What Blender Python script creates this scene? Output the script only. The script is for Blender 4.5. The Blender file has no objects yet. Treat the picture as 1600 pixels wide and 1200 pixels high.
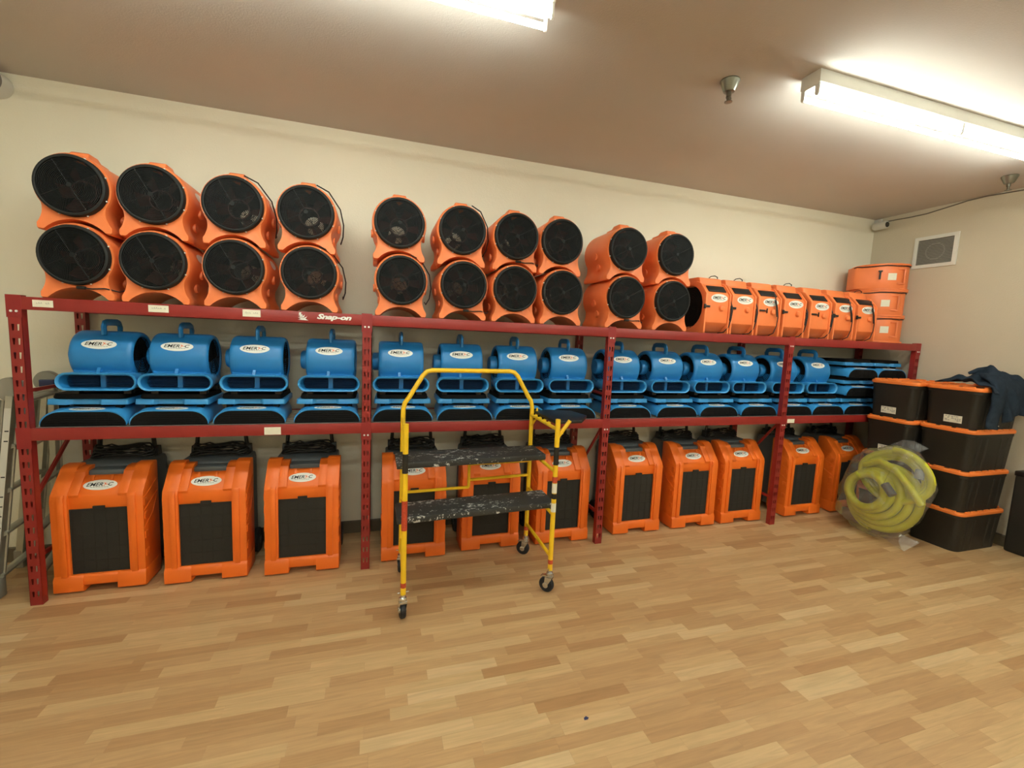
import bpy, bmesh, math, random
from mathutils import Vector, Matrix
random.seed(7)
PI = math.pi
scene = bpy.context.scene
COL = scene.collection

# ------------------------------------------------------------------ camera, world, exposure
cam_data = bpy.data.cameras.new('camera')
cam_data.sensor_width = 36.0
cam_data.sensor_fit = 'HORIZONTAL'
cam_data.lens = 689.2 * 36.0 / 1600.0
cam_data.clip_start = 0.05
cam = bpy.data.objects.new('camera', cam_data)
COL.objects.link(cam)
yaw, pitch, roll = 0.3043, -0.1075, 0.0435
fwd = Vector((math.sin(yaw) * math.cos(pitch), math.cos(yaw) * math.cos(pitch), math.sin(pitch)))
rgt = Vector((math.cos(yaw), -math.sin(yaw), 0))
up = rgt.cross(fwd)
r2 = rgt * math.cos(roll) + up * math.sin(roll)
u2 = up * math.cos(roll) - rgt * math.sin(roll)
CAM = Vector((1.9427, -3.1849, 1.7192))
cam.matrix_world = Matrix(((r2.x, u2.x, -fwd.x, CAM.x), (r2.y, u2.y, -fwd.y, CAM.y), (r2.z, u2.z, -fwd.z, CAM.z), (0, 0, 0, 1)))
scene.camera = cam

world = bpy.data.worlds.new('world')
scene.world = world
world.use_nodes = True
world.node_tree.nodes['Background'].inputs[0].default_value = (0.9, 0.95, 1.0, 1)
world.node_tree.nodes['Background'].inputs[1].default_value = 0.0

vs = scene.view_settings
vs.view_transform = 'Standard'
vs.look = 'None'
vs.exposure = 0.2
vs.gamma = 1.0
vs.use_curve_mapping = False
scene.cycles.use_denoising = True
scene.cycles.max_bounces = 10
scene.cycles.transparent_max_bounces = 12
TUBE_STRENGTH = 40.0
TUBE_COLOR = (0.93, 1.0, 0.89)


# ------------------------------------------------------------------ materials
def srgb(r, g, b):
    f = lambda c: (c / 255.0) / 12.92 if c / 255.0 <= 0.04045 else ((c / 255.0 + 0.055) / 1.055) ** 2.4
    return (f(r), f(g), f(b), 1.0)


def mat(name, col, rough=0.5, metal=0.0, noise=0.0, nscale=8.0, bump=0.0, bscale=60.0, spec=0.5):
    m = bpy.data.materials.new(name)
    m.use_nodes = True
    nt = m.node_tree
    b = nt.nodes['Principled BSDF']
    b.inputs['Base Color'].default_value = col
    b.inputs['Roughness'].default_value = rough
    b.inputs['Metallic'].default_value = metal
    b.inputs['Specular IOR Level'].default_value = spec
    if noise > 0 or bump > 0:
        tc = nt.nodes.new('ShaderNodeTexCoord')
    if noise > 0:
        n = nt.nodes.new('ShaderNodeTexNoise')
        n.inputs['Scale'].default_value = nscale
        n.inputs['Detail'].default_value = 5
        nt.links.new(tc.outputs['Object'], n.inputs['Vector'])
        mr = nt.nodes.new('ShaderNodeMapRange')
        mr.inputs[1].default_value = 0.3
        mr.inputs[2].default_value = 0.7
        mr.inputs[3].default_value = 1 - noise
        mr.inputs[4].default_value = 1 + noise * 0.6
        nt.links.new(n.outputs['Fac'], mr.inputs[0])
        mx = nt.nodes.new('ShaderNodeMix')
        mx.data_type = 'RGBA'
        mx.blend_type = 'MULTIPLY'
        mx.inputs[0].default_value = 1
        mx.inputs[6].default_value = col
        nt.links.new(mr.outputs[0], mx.inputs[7])
        nt.links.new(mx.outputs[2], b.inputs['Base Color'])
    if bump > 0:
        n2 = nt.nodes.new('ShaderNodeTexNoise')
        n2.inputs['Scale'].default_value = bscale
        n2.inputs['Detail'].default_value = 4
        nt.links.new(tc.outputs['Object'], n2.inputs['Vector'])
        bp = nt.nodes.new('ShaderNodeBump')
        bp.inputs['Strength'].default_value = bump
        bp.inputs['Distance'].default_value = 0.01
        nt.links.new(n2.outputs['Fac'], bp.inputs['Height'])
        nt.links.new(bp.outputs['Normal'], b.inputs['Normal'])
    return m


M = {}
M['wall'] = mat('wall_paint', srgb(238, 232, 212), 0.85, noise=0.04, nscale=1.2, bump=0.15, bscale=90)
M['wall_end'] = mat('end_wall_darker', srgb(208, 198, 176), 0.85, noise=0.04, nscale=1.2, bump=0.15, bscale=90)  # end wall base colour set darker than the other walls
M['ceiling'] = mat('ceiling_paint', srgb(200, 192, 185), 0.9, noise=0.04, nscale=1.0, bump=0.12, bscale=120)
M['baseboard'] = mat('baseboard_vinyl', srgb(96, 86, 68), 0.5)
M['subfloor'] = mat('subfloor', srgb(120, 85, 50), 0.7)
M['red'] = mat('red_steel', srgb(144, 38, 33), 0.40, noise=0.08, nscale=5)
M['red_dark'] = mat('red_steel_plate', srgb(140, 30, 30), 0.42)
M['zinc'] = mat('galvanised_wire', srgb(170, 168, 160), 0.4, metal=0.6)
M['pin'] = mat('bright_pin', srgb(235, 235, 230), 0.3)
M['orange'] = mat('orange_plastic', srgb(238, 112, 30), 0.42, noise=0.06, nscale=6, bump=0.06, bscale=250)
M['orange_fan'] = mat('orange_fan_plastic', srgb(241, 129, 72), 0.44, noise=0.06, nscale=6, bump=0.06, bscale=250)
M['blade'] = mat('fan_blade_plastic', srgb(84, 38, 32), 0.5)
M['black'] = mat('black_plastic', srgb(22, 22, 23), 0.45)
M['grille'] = mat('black_wire', srgb(27, 29, 29), 0.6, spec=0.25)
M['collar'] = mat('black_collar', srgb(32, 33, 33), 0.6, spec=0.3)
M['cord'] = mat('black_rubber', srgb(24, 24, 24), 0.5)
M['filter'] = mat('black_filter_mesh', srgb(38, 36, 31), 0.8, noise=0.25, nscale=240)
M['grey'] = mat('grey_plastic', srgb(84, 90, 94), 0.5)
M['rubber'] = mat('tyre_rubber', srgb(30, 30, 33), 0.6)
M['blue'] = mat('blue_plastic', srgb(36, 124, 190), 0.38, noise=0.06, nscale=6, bump=0.05, bscale=250)
M['blue_bright'] = mat('blue_plastic_bright', srgb(58, 148, 212), 0.36)  # lighter copy of the blue; on nozzles it paints the lit rim
M['white'] = mat('white_sticker', srgb(238, 238, 232), 0.5)
M['ink'] = mat('black_ink', srgb(22, 20, 24), 0.6)
M['ink_grey'] = mat('grey_ink', srgb(120, 120, 115), 0.6)
M['ink_orange'] = mat('orange_ink', srgb(232, 110, 50), 0.6)
M['paper'] = mat('paper_label', srgb(236, 232, 212), 0.8, noise=0.04, nscale=40)
M['yellow'] = mat('yellow_enamel', srgb(244, 198, 36), 0.38, noise=0.06, nscale=10)
M['chrome'] = mat('zinc_plate', srgb(200, 200, 196), 0.25, metal=0.9)
M['alu'] = mat('ladder_aluminium', srgb(190, 190, 178), 0.45, metal=0.7, noise=0.1, nscale=12)
M['alu_grey'] = mat('ladder_casting', srgb(150, 148, 138), 0.55, metal=0.3)
M['tote'] = mat('black_tote_plastic', srgb(46, 43, 38), 0.55, noise=0.08, nscale=4, spec=0.3)
M['tote_lid'] = mat('orange_lid_plastic', srgb(244, 132, 58), 0.45, noise=0.05, nscale=9)
M['navy'] = mat('navy_fabric', srgb(42, 52, 64), 0.95, noise=0.2, nscale=30, bump=0.5, bscale=300, spec=0.1)
M['hose'] = mat('yellow_hose', srgb(206, 204, 44), 0.4, noise=0.1, nscale=10)
M['coupling'] = mat('grey_coupling', srgb(110, 112, 110), 0.45)
M['fixture'] = mat('white_enamel', srgb(225, 224, 216), 0.45)
M['devwhite'] = mat('white_device_plastic', srgb(215, 214, 205), 0.45)
M['devdark'] = mat('dark_lens', srgb(60, 58, 56), 0.25)
M['vent_slat'] = mat('vent_grey', srgb(150, 146, 138), 0.5)
M['vent_dark'] = mat('vent_backing', srgb(104, 100, 92), 0.7)  # dark grey for the plate behind the louvres
M['navy_cap'] = mat('navy_cap', srgb(44, 52, 92), 0.5)
M['outlet_navy'] = mat('outlet_louvre_shade', srgb(18, 50, 86), 0.6, spec=0.2)  # navy puts the nozzle's inner shade into the louvre colour
M['matt_black'] = mat('matt_black_mesh', srgb(18, 18, 19), 0.7, spec=0.15)
M['gunmetal'] = mat('sprinkler_metal', srgb(140, 140, 130), 0.3, metal=0.9)
M['wire_grey'] = mat('grey_wire', srgb(112, 104, 92), 0.6)
M['sticker_red'] = mat('red_sticker', srgb(196, 72, 44), 0.5, noise=0.35, nscale=160)
M['sticker_black'] = mat('black_sticker', srgb(30, 28, 24), 0.5)


def make_emit(name, col, s):
    m = bpy.data.materials.new(name)
    m.use_nodes = True
    nt = m.node_tree
    b = nt.nodes['Principled BSDF']
    b.inputs['Base Color'].default_value = (0.9, 0.9, 0.9, 1)
    b.inputs['Emission Color'].default_value = (*col, 1)
    b.inputs['Emission Strength'].default_value = s
    return m


M['tube'] = make_emit('fluorescent_tube', TUBE_COLOR, TUBE_STRENGTH)


def make_wood(name, per_island):
    m = bpy.data.materials.new(name)
    m.use_nodes = True
    nt = m.node_tree
    N = nt.nodes
    L = nt.links
    b = N['Principled BSDF']
    b.inputs['Roughness'].default_value = 0.42
    if per_island:
        src = N.new('ShaderNodeNewGeometry').outputs['Random Per Island']
    else:
        src = N.new('ShaderNodeObjectInfo').outputs['Random']
    ramp = N.new('ShaderNodeValToRGB')
    els = ramp.color_ramp.elements
    cols = [(0.0, (176, 135, 92)), (0.14, (184, 145, 101)), (0.34, (192, 154, 110)), (0.62, (197, 160, 115)), (0.84, (204, 170, 124)), (1.0, (212, 182, 138))]
    els[0].position, els[0].color = 0.0, srgb(*cols[0][1])
    els[1].position, els[1].color = 1.0, srgb(*cols[-1][1])
    for p, c in cols[1:-1]:
        e = els.new(p)
        e.color = srgb(*c)
    L.new(src, ramp.inputs[0])
    geo = N.new('ShaderNodeNewGeometry')
    add = N.new('ShaderNodeVectorMath')
    add.operation = 'ADD'
    mul = N.new('ShaderNodeMath')
    mul.operation = 'MULTIPLY'
    mul.inputs[1].default_value = 53.0
    L.new(src, mul.inputs[0])
    L.new(geo.outputs['Position'], add.inputs[0])
    L.new(mul.outputs[0], add.inputs[1])
    mp = N.new('ShaderNodeMapping')
    mp.inputs['Scale'].default_value = (2.2, 30.0, 1.0)
    L.new(add.outputs[0], mp.inputs['Vector'])
    nz = N.new('ShaderNodeTexNoise')
    nz.inputs['Scale'].default_value = 1.6
    nz.inputs['Detail'].default_value = 6
    nz.inputs['Distortion'].default_value = 1.2
    L.new(mp.outputs[0], nz.inputs['Vector'])
    mr = N.new('ShaderNodeMapRange')
    mr.inputs[1].default_value = 0.3
    mr.inputs[2].default_value = 0.7
    mr.inputs[3].default_value = 0.86
    mr.inputs[4].default_value = 1.07
    L.new(nz.outputs['Fac'], mr.inputs[0])
    mx = N.new('ShaderNodeMix')
    mx.data_type = 'RGBA'
    mx.blend_type = 'MULTIPLY'
    mx.inputs[0].default_value = 1
    L.new(ramp.outputs[0], mx.inputs[6])
    L.new(mr.outputs[0], mx.inputs[7])
    L.new(mx.outputs[2], b.inputs['Base Color'])
    return m


M['plank'] = make_wood('plank_oak', False)
M['plank_field'] = make_wood('plank_oak_field', True)


def make_splat(name):
    m = mat(name, srgb(44, 44, 42), 0.6)
    nt = m.node_tree
    b = nt.nodes['Principled BSDF']
    tc = nt.nodes.new('ShaderNodeTexCoord')
    mp = nt.nodes.new('ShaderNodeMapping')
    mp.inputs['Scale'].default_value = (1.0, 1.6, 1.0)
    nt.links.new(tc.outputs['Object'], mp.inputs['Vector'])
    n = nt.nodes.new('ShaderNodeTexNoise')
    n.inputs['Scale'].default_value = 34
    n.inputs['Detail'].default_value = 7
    n.inputs['Roughness'].default_value = 0.7
    nt.links.new(mp.outputs[0], n.inputs['Vector'])
    n2 = nt.nodes.new('ShaderNodeTexNoise')
    n2.inputs['Scale'].default_value = 5
    nt.links.new(mp.outputs[0], n2.inputs['Vector'])
    ad = nt.nodes.new('ShaderNodeMath')
    ad.operation = 'MULTIPLY_ADD'
    ad.inputs[1].default_value = 0.45
    nt.links.new(n2.outputs['Fac'], ad.inputs[0])
    nt.links.new(n.outputs['Fac'], ad.inputs[2])
    r = nt.nodes.new('ShaderNodeValToRGB')
    r.color_ramp.elements[0].position = 0.815
    r.color_ramp.elements[0].color = srgb(46, 46, 44)
    r.color_ramp.elements[1].position = 0.85
    r.color_ramp.elements[1].color = srgb(196, 196, 190)
    nt.links.new(ad.outputs[0], r.inputs[0])
    nt.links.new(r.outputs[0], b.inputs['Base Color'])
    return m


M['splat'] = make_splat('paint_splattered_board')


def make_film(name):
    m = bpy.data.materials.new(name)
    m.use_nodes = True
    nt = m.node_tree
    N = nt.nodes
    L = nt.links
    N.remove(N['Principled BSDF'])
    out = N['Material Output']
    tr = N.new('ShaderNodeBsdfTransparent')
    tr.inputs[0].default_value = (0.97, 0.97, 0.96, 1)
    gl = N.new('ShaderNodeBsdfGlossy')
    gl.inputs['Roughness'].default_value = 0.16
    df = N.new('ShaderNodeBsdfDiffuse')
    df.inputs[0].default_value = (0.75, 0.74, 0.7, 1)
    m1 = N.new('ShaderNodeMixShader')
    m1.inputs[0].default_value = 0.11
    L.new(tr.outputs[0], m1.inputs[1])
    L.new(df.outputs[0], m1.inputs[2])
    lw = N.new('ShaderNodeLayerWeight')
    lw.inputs[0].default_value = 0.25
    mr = N.new('ShaderNodeMapRange')
    mr.inputs[3].default_value = 0.05
    mr.inputs[4].default_value = 0.5
    L.new(lw.outputs['Fresnel'], mr.inputs[0])
    m2 = N.new('ShaderNodeMixShader')
    L.new(mr.outputs[0], m2.inputs[0])
    L.new(m1.outputs[0], m2.inputs[1])
    L.new(gl.outputs[0], m2.inputs[2])
    tc = N.new('ShaderNodeTexCoord')
    nz = N.new('ShaderNodeTexNoise')
    nz.inputs['Scale'].default_value = 14
    nz.inputs['Detail'].default_value = 4
    L.new(tc.outputs['Object'], nz.inputs['Vector'])
    bp = N.new('ShaderNodeBump')
    bp.inputs['Strength'].default_value = 0.9
    bp.inputs['Distance'].default_value = 0.03
    L.new(nz.outputs['Fac'], bp.inputs['Height'])
    L.new(bp.outputs['Normal'], gl.inputs['Normal'])
    L.new(m2.outputs[0], out.inputs[0])
    return m


M['film'] = make_film('clear_plastic_film')


# ------------------------------------------------------------------ mesh builder
class MB:
    def __init__(self):
        self.v, self.f, self.mi = [], [], []

    def add(self, verts, faces, mi=0):
        o = len(self.v)
        self.v += [tuple(p) for p in verts]
        self.f += [tuple(i + o for i in f) for f in faces]
        self.mi += [mi] * len(faces)
        return self

    def box(self, x0, x1, y0, y1, z0, z1, mi=0):
        v = [(x, y, z) for z in (z0, z1) for y in (y0, y1) for x in (x0, x1)]
        return self.add(v, [(0, 2, 3, 1), (4, 5, 7, 6), (0, 1, 5, 4), (2, 6, 7, 3), (0, 4, 6, 2), (1, 3, 7, 5)], mi)

    def prism(self, poly, a, b, axis='x', mi=0):
        n = len(poly)
        if axis == 'x':
            P = lambda p, t: (t, p[0], p[1])
        elif axis == 'y':
            P = lambda p, t: (p[0], t, p[1])
        else:
            P = lambda p, t: (p[0], p[1], t)
        v = [P(p, a) for p in poly] + [P(p, b) for p in poly]
        f = [tuple(range(n)), tuple(range(2 * n - 1, n - 1, -1))] + [(i, (i + 1) % n, n + (i + 1) % n, n + i) for i in range(n)]
        return self.add(v, f, mi)

    def loft(self, rings, cap0=True, cap1=True, mi=0, loop=False):
        n = len(rings[0])
        v = [p for r in rings for p in r]
        f = []
        k = len(rings)
        for j in range(k if loop else k - 1):
            a, b = j * n, ((j + 1) % k) * n
            f += [(a + i, a + (i + 1) % n, b + (i + 1) % n, b + i) for i in range(n)]
        if not loop:
            if cap0:
                f.append(tuple(range(n - 1, -1, -1)))
            if cap1:
                f.append(tuple(range((k - 1) * n, k * n)))
        return self.add(v, f, mi)

    def lathe(self, prof, c, axis='x', n=40, mi=0, closed=False):
        rings = []
        for r, h in prof:
            ring = []
            for i in range(n):
                a = 2 * PI * i / n
                u, w = r * math.cos(a), r * math.sin(a)
                ring.append((c[0] + h, c[1] + u, c[2] + w) if axis == 'x' else (c[0] + u, c[1] + h, c[2] + w) if axis == 'y' else (c[0] + u, c[1] + w, c[2] + h))
            rings.append(ring)
        return self.loft(rings, not closed, not closed, mi, loop=closed)

    def tube(self, path, r, n=8, closed=False, mi=0, rx=None):
        P = [Vector(p) for p in path]
        k = len(P)
        rings = []
        nrm = None
        for i in range(k):
            if closed:
                t = (P[(i + 1) % k] - P[i - 1]).normalized()
            else:
                t = (P[min(i + 1, k - 1)] - P[max(i - 1, 0)]).normalized()
            if nrm is None:
                ref = Vector((0, 0, 1)) if abs(t.z) < 0.9 else Vector((1, 0, 0))
                nrm = (ref - t * ref.dot(t)).normalized()
            else:
                nrm = (nrm - t * nrm.dot(t)).normalized()
            bn = t.cross(nrm)
            rr = r[i] if isinstance(r, (list, tuple)) else r
            ra = rx if rx else rr
            rings.append([tuple(P[i] + nrm * (rr * math.cos(2 * PI * j / n + PI / n)) + bn * (ra * math.sin(2 * PI * j / n + PI / n))) for j in range(n)])
        return self.loft(rings, mi=mi, loop=closed)

    def map(self, fn):
        self.v = [tuple(fn(*p)) for p in self.v]
        return self

    def mesh(self, name, mats, bevel=0.0, smooth=35, segs=2, merge=True):
        me = bpy.data.meshes.new(name)
        bm = bmesh.new()
        vs_ = [bm.verts.new(p) for p in self.v]
        for f, mi in zip(self.f, self.mi):
            try:
                fc = bm.faces.new([vs_[i] for i in f])
                fc.material_index = mi
            except ValueError:
                pass
        if merge:
            bmesh.ops.remove_doubles(bm, verts=bm.verts, dist=1e-5)
        bmesh.ops.recalc_face_normals(bm, faces=bm.faces)
        if bevel > 0:
            ed = [e for e in bm.edges if len(e.link_faces) == 2 and e.calc_face_angle(0) > math.radians(40)]
            bmesh.ops.bevel(bm, geom=ed, offset=bevel, segments=segs, profile=0.5, affect='EDGES', clamp_overlap=True)
        bm.to_mesh(me)
        bm.free()
        for m in mats if isinstance(mats, (list, tuple)) else [mats]:
            me.materials.append(m)
        if smooth:
            me.polygons.foreach_set('use_smooth', [True] * len(me.polygons))
            me.set_sharp_from_angle(angle=math.radians(smooth))
        return me

    def build(self, name, mats, parent=None, bevel=0.0, smooth=35, segs=2, merge=True):
        return put(name, self.mesh(name, mats, bevel, smooth, segs, merge), parent)


def put(name, me, parent=None):
    o = bpy.data.objects.new(name, me)
    COL.objects.link(o)
    if parent is not None:
        o.parent = parent
    return o


def thing(name, label, cat, loc=(0, 0, 0), rz=0.0, group=None):
    o = bpy.data.objects.new(name, None)
    COL.objects.link(o)
    o.empty_display_size = 0.05
    o.location = loc
    o.rotation_euler = (0, 0, rz)
    o['label'] = label
    o['category'] = cat
    if group:
        o['group'] = group
    return o


def tag(o, label, cat, group=None):
    o['label'] = label
    o['category'] = cat
    if group:
        o['group'] = group
    return o


def dup(root, loc, rz=None, label=None, group=None):
    def cp(o, parent):
        c = o.copy()
        COL.objects.link(c)
        if parent is not None:
            c.parent = parent
        for ch in list(o.children):
            cp(ch, c)
        return c
    r = cp(root, None)
    r.location = loc
    if rz is not None:
        r.rotation_euler = (0, 0, rz)
    if label:
        r['label'] = label
    if group:
        r['group'] = group
    return r


def struct(o):
    o['kind'] = 'structure'
    return o


# ------------------------------------------------------------------ lettering
def text_geo(s, shear=0.0, offset=0.0, space=1.0):
    cu = bpy.data.curves.new('t', 'FONT')
    cu.body = s
    cu.size = 1.0
    cu.shear = shear
    cu.offset = offset
    cu.space_character = space
    cu.resolution_u = 2
    ob = bpy.data.objects.new('t', cu)
    COL.objects.link(ob)
    bpy.context.view_layer.update()
    dg = bpy.context.evaluated_depsgraph_get()
    me = bpy.data.meshes.new_from_object(ob.evaluated_get(dg))
    V = [(v.co.x, v.co.y) for v in me.vertices]
    F = [tuple(p.vertices) for p in me.polygons]
    bpy.data.objects.remove(ob)
    bpy.data.curves.remove(cu)
    bpy.data.meshes.remove(me)
    x0, x1 = min(v[0] for v in V), max(v[0] for v in V)
    y0, y1 = min(v[1] for v in V), max(v[1] for v in V)
    return [((x - x0) / (x1 - x0), (y - y0) / (y1 - y0)) for x, y in V], F


T_EMER = text_geo('EMER', 0.24, 0.016, 1.0)
T_C = text_geo('C', 0.24, 0.016)
T_SNAP = text_geo('Snap-on', 0.30, 0.045, 0.95)
T_LADDER = text_geo('KELLER', 0.18, 0.025)


def put_text(mb, geo, u0, u1, v0, v1, d, mi=0):
    V, F = geo
    mb.add([(u0 + (u1 - u0) * a, d, v0 + (v1 - v0) * b) for a, b in V], F, mi)


LOGO_CACHE = {}


def logo(parent, key, fn, hw, hh, detail=True):
    """oval sticker: fn(u, d, v) maps sticker coordinates (u across, v up, d outwards) onto the surface"""
    if key not in LOGO_CACHE:
        a = MB()
        ring = []
        n = 36
        rows = []
        for s in (1.0, 0.66, 0.33):
            rows.append([(hw * s * math.cos(2 * PI * i / n), 0.0014, hh * s * math.sin(2 * PI * i / n)) for i in range(n)])
        edge = [(hw * math.cos(2 * PI * i / n), -0.001, hh * math.sin(2 * PI * i / n)) for i in range(n)]
        a.loft([edge] + rows, False, True)
        a.map(fn)
        b = MB()
        put_text(b, T_EMER, -0.80 * hw, 0.16 * hw, -0.26 * hh, 0.44 * hh, 0.0022)
        put_text(b, T_C, 0.46 * hw, 0.76 * hw, -0.26 * hh, 0.44 * hh, 0.0022)
        b.map(fn)
        g = MB()
        L = lambda pts: g.add([(x * hw, 0.0022, y * hh) for x, y in pts], [tuple(range(len(pts)))])
        L([(.18, .40), (.25, .40), (.33, .14), (.28, .04)])
        L([(.28, .04), (.33, .14), (.24, -.26), (.17, -.26)])
        L([(.29, .16), (.33, .08), (.46, .10), (.46, .0), (.33, -.02)])
        L([(.30, .36), (.35, .36), (.35, .24), (.30, .24)])
        g.map(fn)
        h = MB()
        for i in range(7):
            x = -0.56 + i * 0.16
            h.add([(x * hw, .0022, -.40 * hh), ((x + .13) * hw, .0022, -.40 * hh), ((x + .13) * hw, .0022, -.47 * hh), (x * hw, .0022, -.47 * hh)], [(0, 1, 2, 3)])
        h.map(fn)
        LOGO_CACHE[key] = (a.mesh('logo_sticker', M['white'], smooth=60), b.mesh('lettering', M['ink'], smooth=0), g.mesh('emblem', M['ink_orange'], smooth=0), h.mesh('fine_print', M['ink_grey'], smooth=0))
    ms = LOGO_CACHE[key]
    s = put('logo_sticker', ms[0], parent)
    put('lettering', ms[1], s)['kind'] = 'stuff'
    put('emblem', ms[2], s)
    put('fine_print', ms[3], s)['kind'] = 'stuff'
    return s


ORD = ['first', 'second', 'third', 'fourth', 'fifth', 'sixth', 'seventh', 'eighth', 'ninth', 'tenth', 'eleventh', 'twelfth', 'thirteenth', 'fourteenth', 'fifteenth', 'sixteenth']

# ------------------------------------------------------------------ room shell
XL, XR, YB, YF, H = -1.25, 7.47, 0.64, -6.6, 3.24
struct(MB().box(XL - 0.12, XR + 0.12, YB, YB + 0.12, -0.1, H + 0.1).build('wall_back', M['wall'], smooth=0))
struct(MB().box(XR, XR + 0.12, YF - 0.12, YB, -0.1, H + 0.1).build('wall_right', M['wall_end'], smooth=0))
struct(MB().box(XL - 0.12, XL, YF - 0.12, YB, -0.1, H + 0.1).build('wall_left', M['wall'], smooth=0))
struct(MB().box(XL, XR, YF - 0.12, YF, -0.1, H + 0.1).build('wall_front', M['wall'], smooth=0))
struct(MB().box(XL, XR, YF, YB, H, H + 0.1).build('ceiling', M['ceiling'], smooth=0))
floor = struct(MB().box(XL, XR, YF, YB, -0.1, -0.004).build('floor', M['subfloor'], smooth=0))
struct(MB().prism([(YB - 0.013, 0), (YB, 0), (YB, 0.105), (YB - 0.006, 0.105), (YB - 0.013, 0.097)], XL, XR, 'x').build('baseboard_back', M['baseboard'], smooth=0))
struct(MB().prism([(XR - 0.013, 0), (XR, 0), (XR, 0.105), (XR - 0.006, 0.105), (XR - 0.013, 0.097)], YF, YB - 0.014, 'y').build('baseboard_right', M['baseboard'], smooth=0))

struct(MB().prism([(XL, 0), (XL + 0.013, 0), (XL + 0.013, 0.097), (XL + 0.006, 0.105), (XL, 0.105)], YF, YB - 0.014, 'y').build('baseboard_left', M['baseboard'], smooth=0))

# laminate strips: staggered rows along the back wall's direction
MV = cam.matrix_world.inverted()
FPX = 689.2


def to_px(p):
    q = MV @ Vector(p)
    if q.z > -0.1:
        return None
    return (800 + FPX * q.x / -q.z, 600 - FPX * q.y / -q.z)


rng = random.Random(11)
SW = 0.066
strips = []
LENS = (0.30, 0.36, 0.42, 0.48)
y = YB - SW
row = 0
while y > -4.4:
    x = XL - rng.random() * 0.4
    while x < XR:
        l = rng.choice(LENS)
        a, b = max(x, XL + 0.002), min(x + l, XR - 0.002)
        if b - a > 0.02:
            strips.append((a, b, y, l))
        x += l
    y -= SW
    row += 1


def area_px(s):
    a, b, y, l = s
    q = [to_px(p) for p in ((a, y, 0), (b, y, 0), (b, y + SW, 0), (a, y + SW, 0))]
    if any(p is None for p in q):
        return 0
    cx, cy = sum(p[0] for p in q) / 4, sum(p[1] for p in q) / 4
    if not (0 < cx < 1600 and 0 < cy < 1215):
        return 0
    return abs(sum(q[i][0] * q[(i + 1) % 4][1] - q[(i + 1) % 4][0] * q[i][1] for i in range(4))) / 2


order = sorted(range(len(strips)), key=lambda i: -area_px(strips[i]))
single = set(order[:300])
G = 0.0002
plank_mesh = {}
field = MB()
for i, (a, b, y, l) in enumerate(strips):
    zt = -0.0001 * rng.random()
    if i in single:
        ln = round(b - a, 3)
        if ln not in plank_mesh:
            plank_mesh[ln] = MB().box(G, ln - G, G, SW - G, -0.0042, 0.0).mesh('plank', M['plank'], smooth=0)
        o = put('plank', plank_mesh[ln], floor)
        o.location = (a, y, zt)
    else:
        field.box(a + G, b - G, y + G, y + SW - G, -0.0042, zt)
fo = field.build('plank_field', M['plank_field'], floor, smooth=0, merge=False)
fo['kind'] = 'stuff'
MB().box(XL, XR, YF, y, -0.0042, -0.0004).build('plank_backing', M['plank_field'], floor, smooth=0)['kind'] = 'stuff'


# ------------------------------------------------------------------ fluorescent fixtures
def fixture_proto():
    t = thing('ceiling_light', '', 'ceiling light', (0, 0, H))
    b = MB().prism([(-0.058, 0), (0.058, 0), (0.060, -0.066), (0.044, -0.080), (-0.044, -0.080), (-0.060, -0.066)], -1.22, 1.22, 'x')
    b.build('housing', M['fixture'], t, bevel=0.002)
    for x0, x1 in ((-1.205, -0.012), (0.012, 1.205)):
        for yy in (-0.042, 0.042):
            MB().lathe([(0.013, x0 + 0.006), (0.013, x1 - 0.006)], (0, yy, -0.113), 'x', 12).build('tube', M['tube'], t)
    for x in (-1.212, -0.005, 0.005, 1.212):
        for yy in (-0.042, 0.042):
            MB().prism([(yy - 0.012, -0.07), (yy + 0.012, -0.07), (yy + 0.011, -0.121), (yy + 0.004, -0.133), (yy - 0.004, -0.133), (yy - 0.011, -0.121)], x - 0.005, x + 0.005, 'x').build('lamp_holder', M['fixture'], t)
    return t


fx = fixture_proto()
fx['label'] = 'white fluorescent strip light above the fan stacks, its end nearest the sprinkler showing'
fx.location = (1.46, -1.175, H)
dup(fx, (5.46, -1.155, H), label='white fluorescent strip light above the stacked totes, both tube pairs lit')
for yy, w_ in ((-3.35, 'just above'), (-5.5, 'added as fill well behind')):  # unseen rows behind the view; the far one added as fill light
    dup(fx, (1.46, yy, H), label='white fluorescent strip light on the ceiling %s the camera, ladder side' % w_)
    dup(fx, (5.46, yy, H), label='white fluorescent strip light on the ceiling %s the camera, tote side' % w_)


# ------------------------------------------------------------------ storage rack
PX = [0.0, 1.8611, 3.7408, 5.6371, 7.375]
PW, RD = 0.06, 0.62
rack = thing('storage_rack', 'long red steel shelving rack of four bays against the back wall', 'shelving rack')


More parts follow.
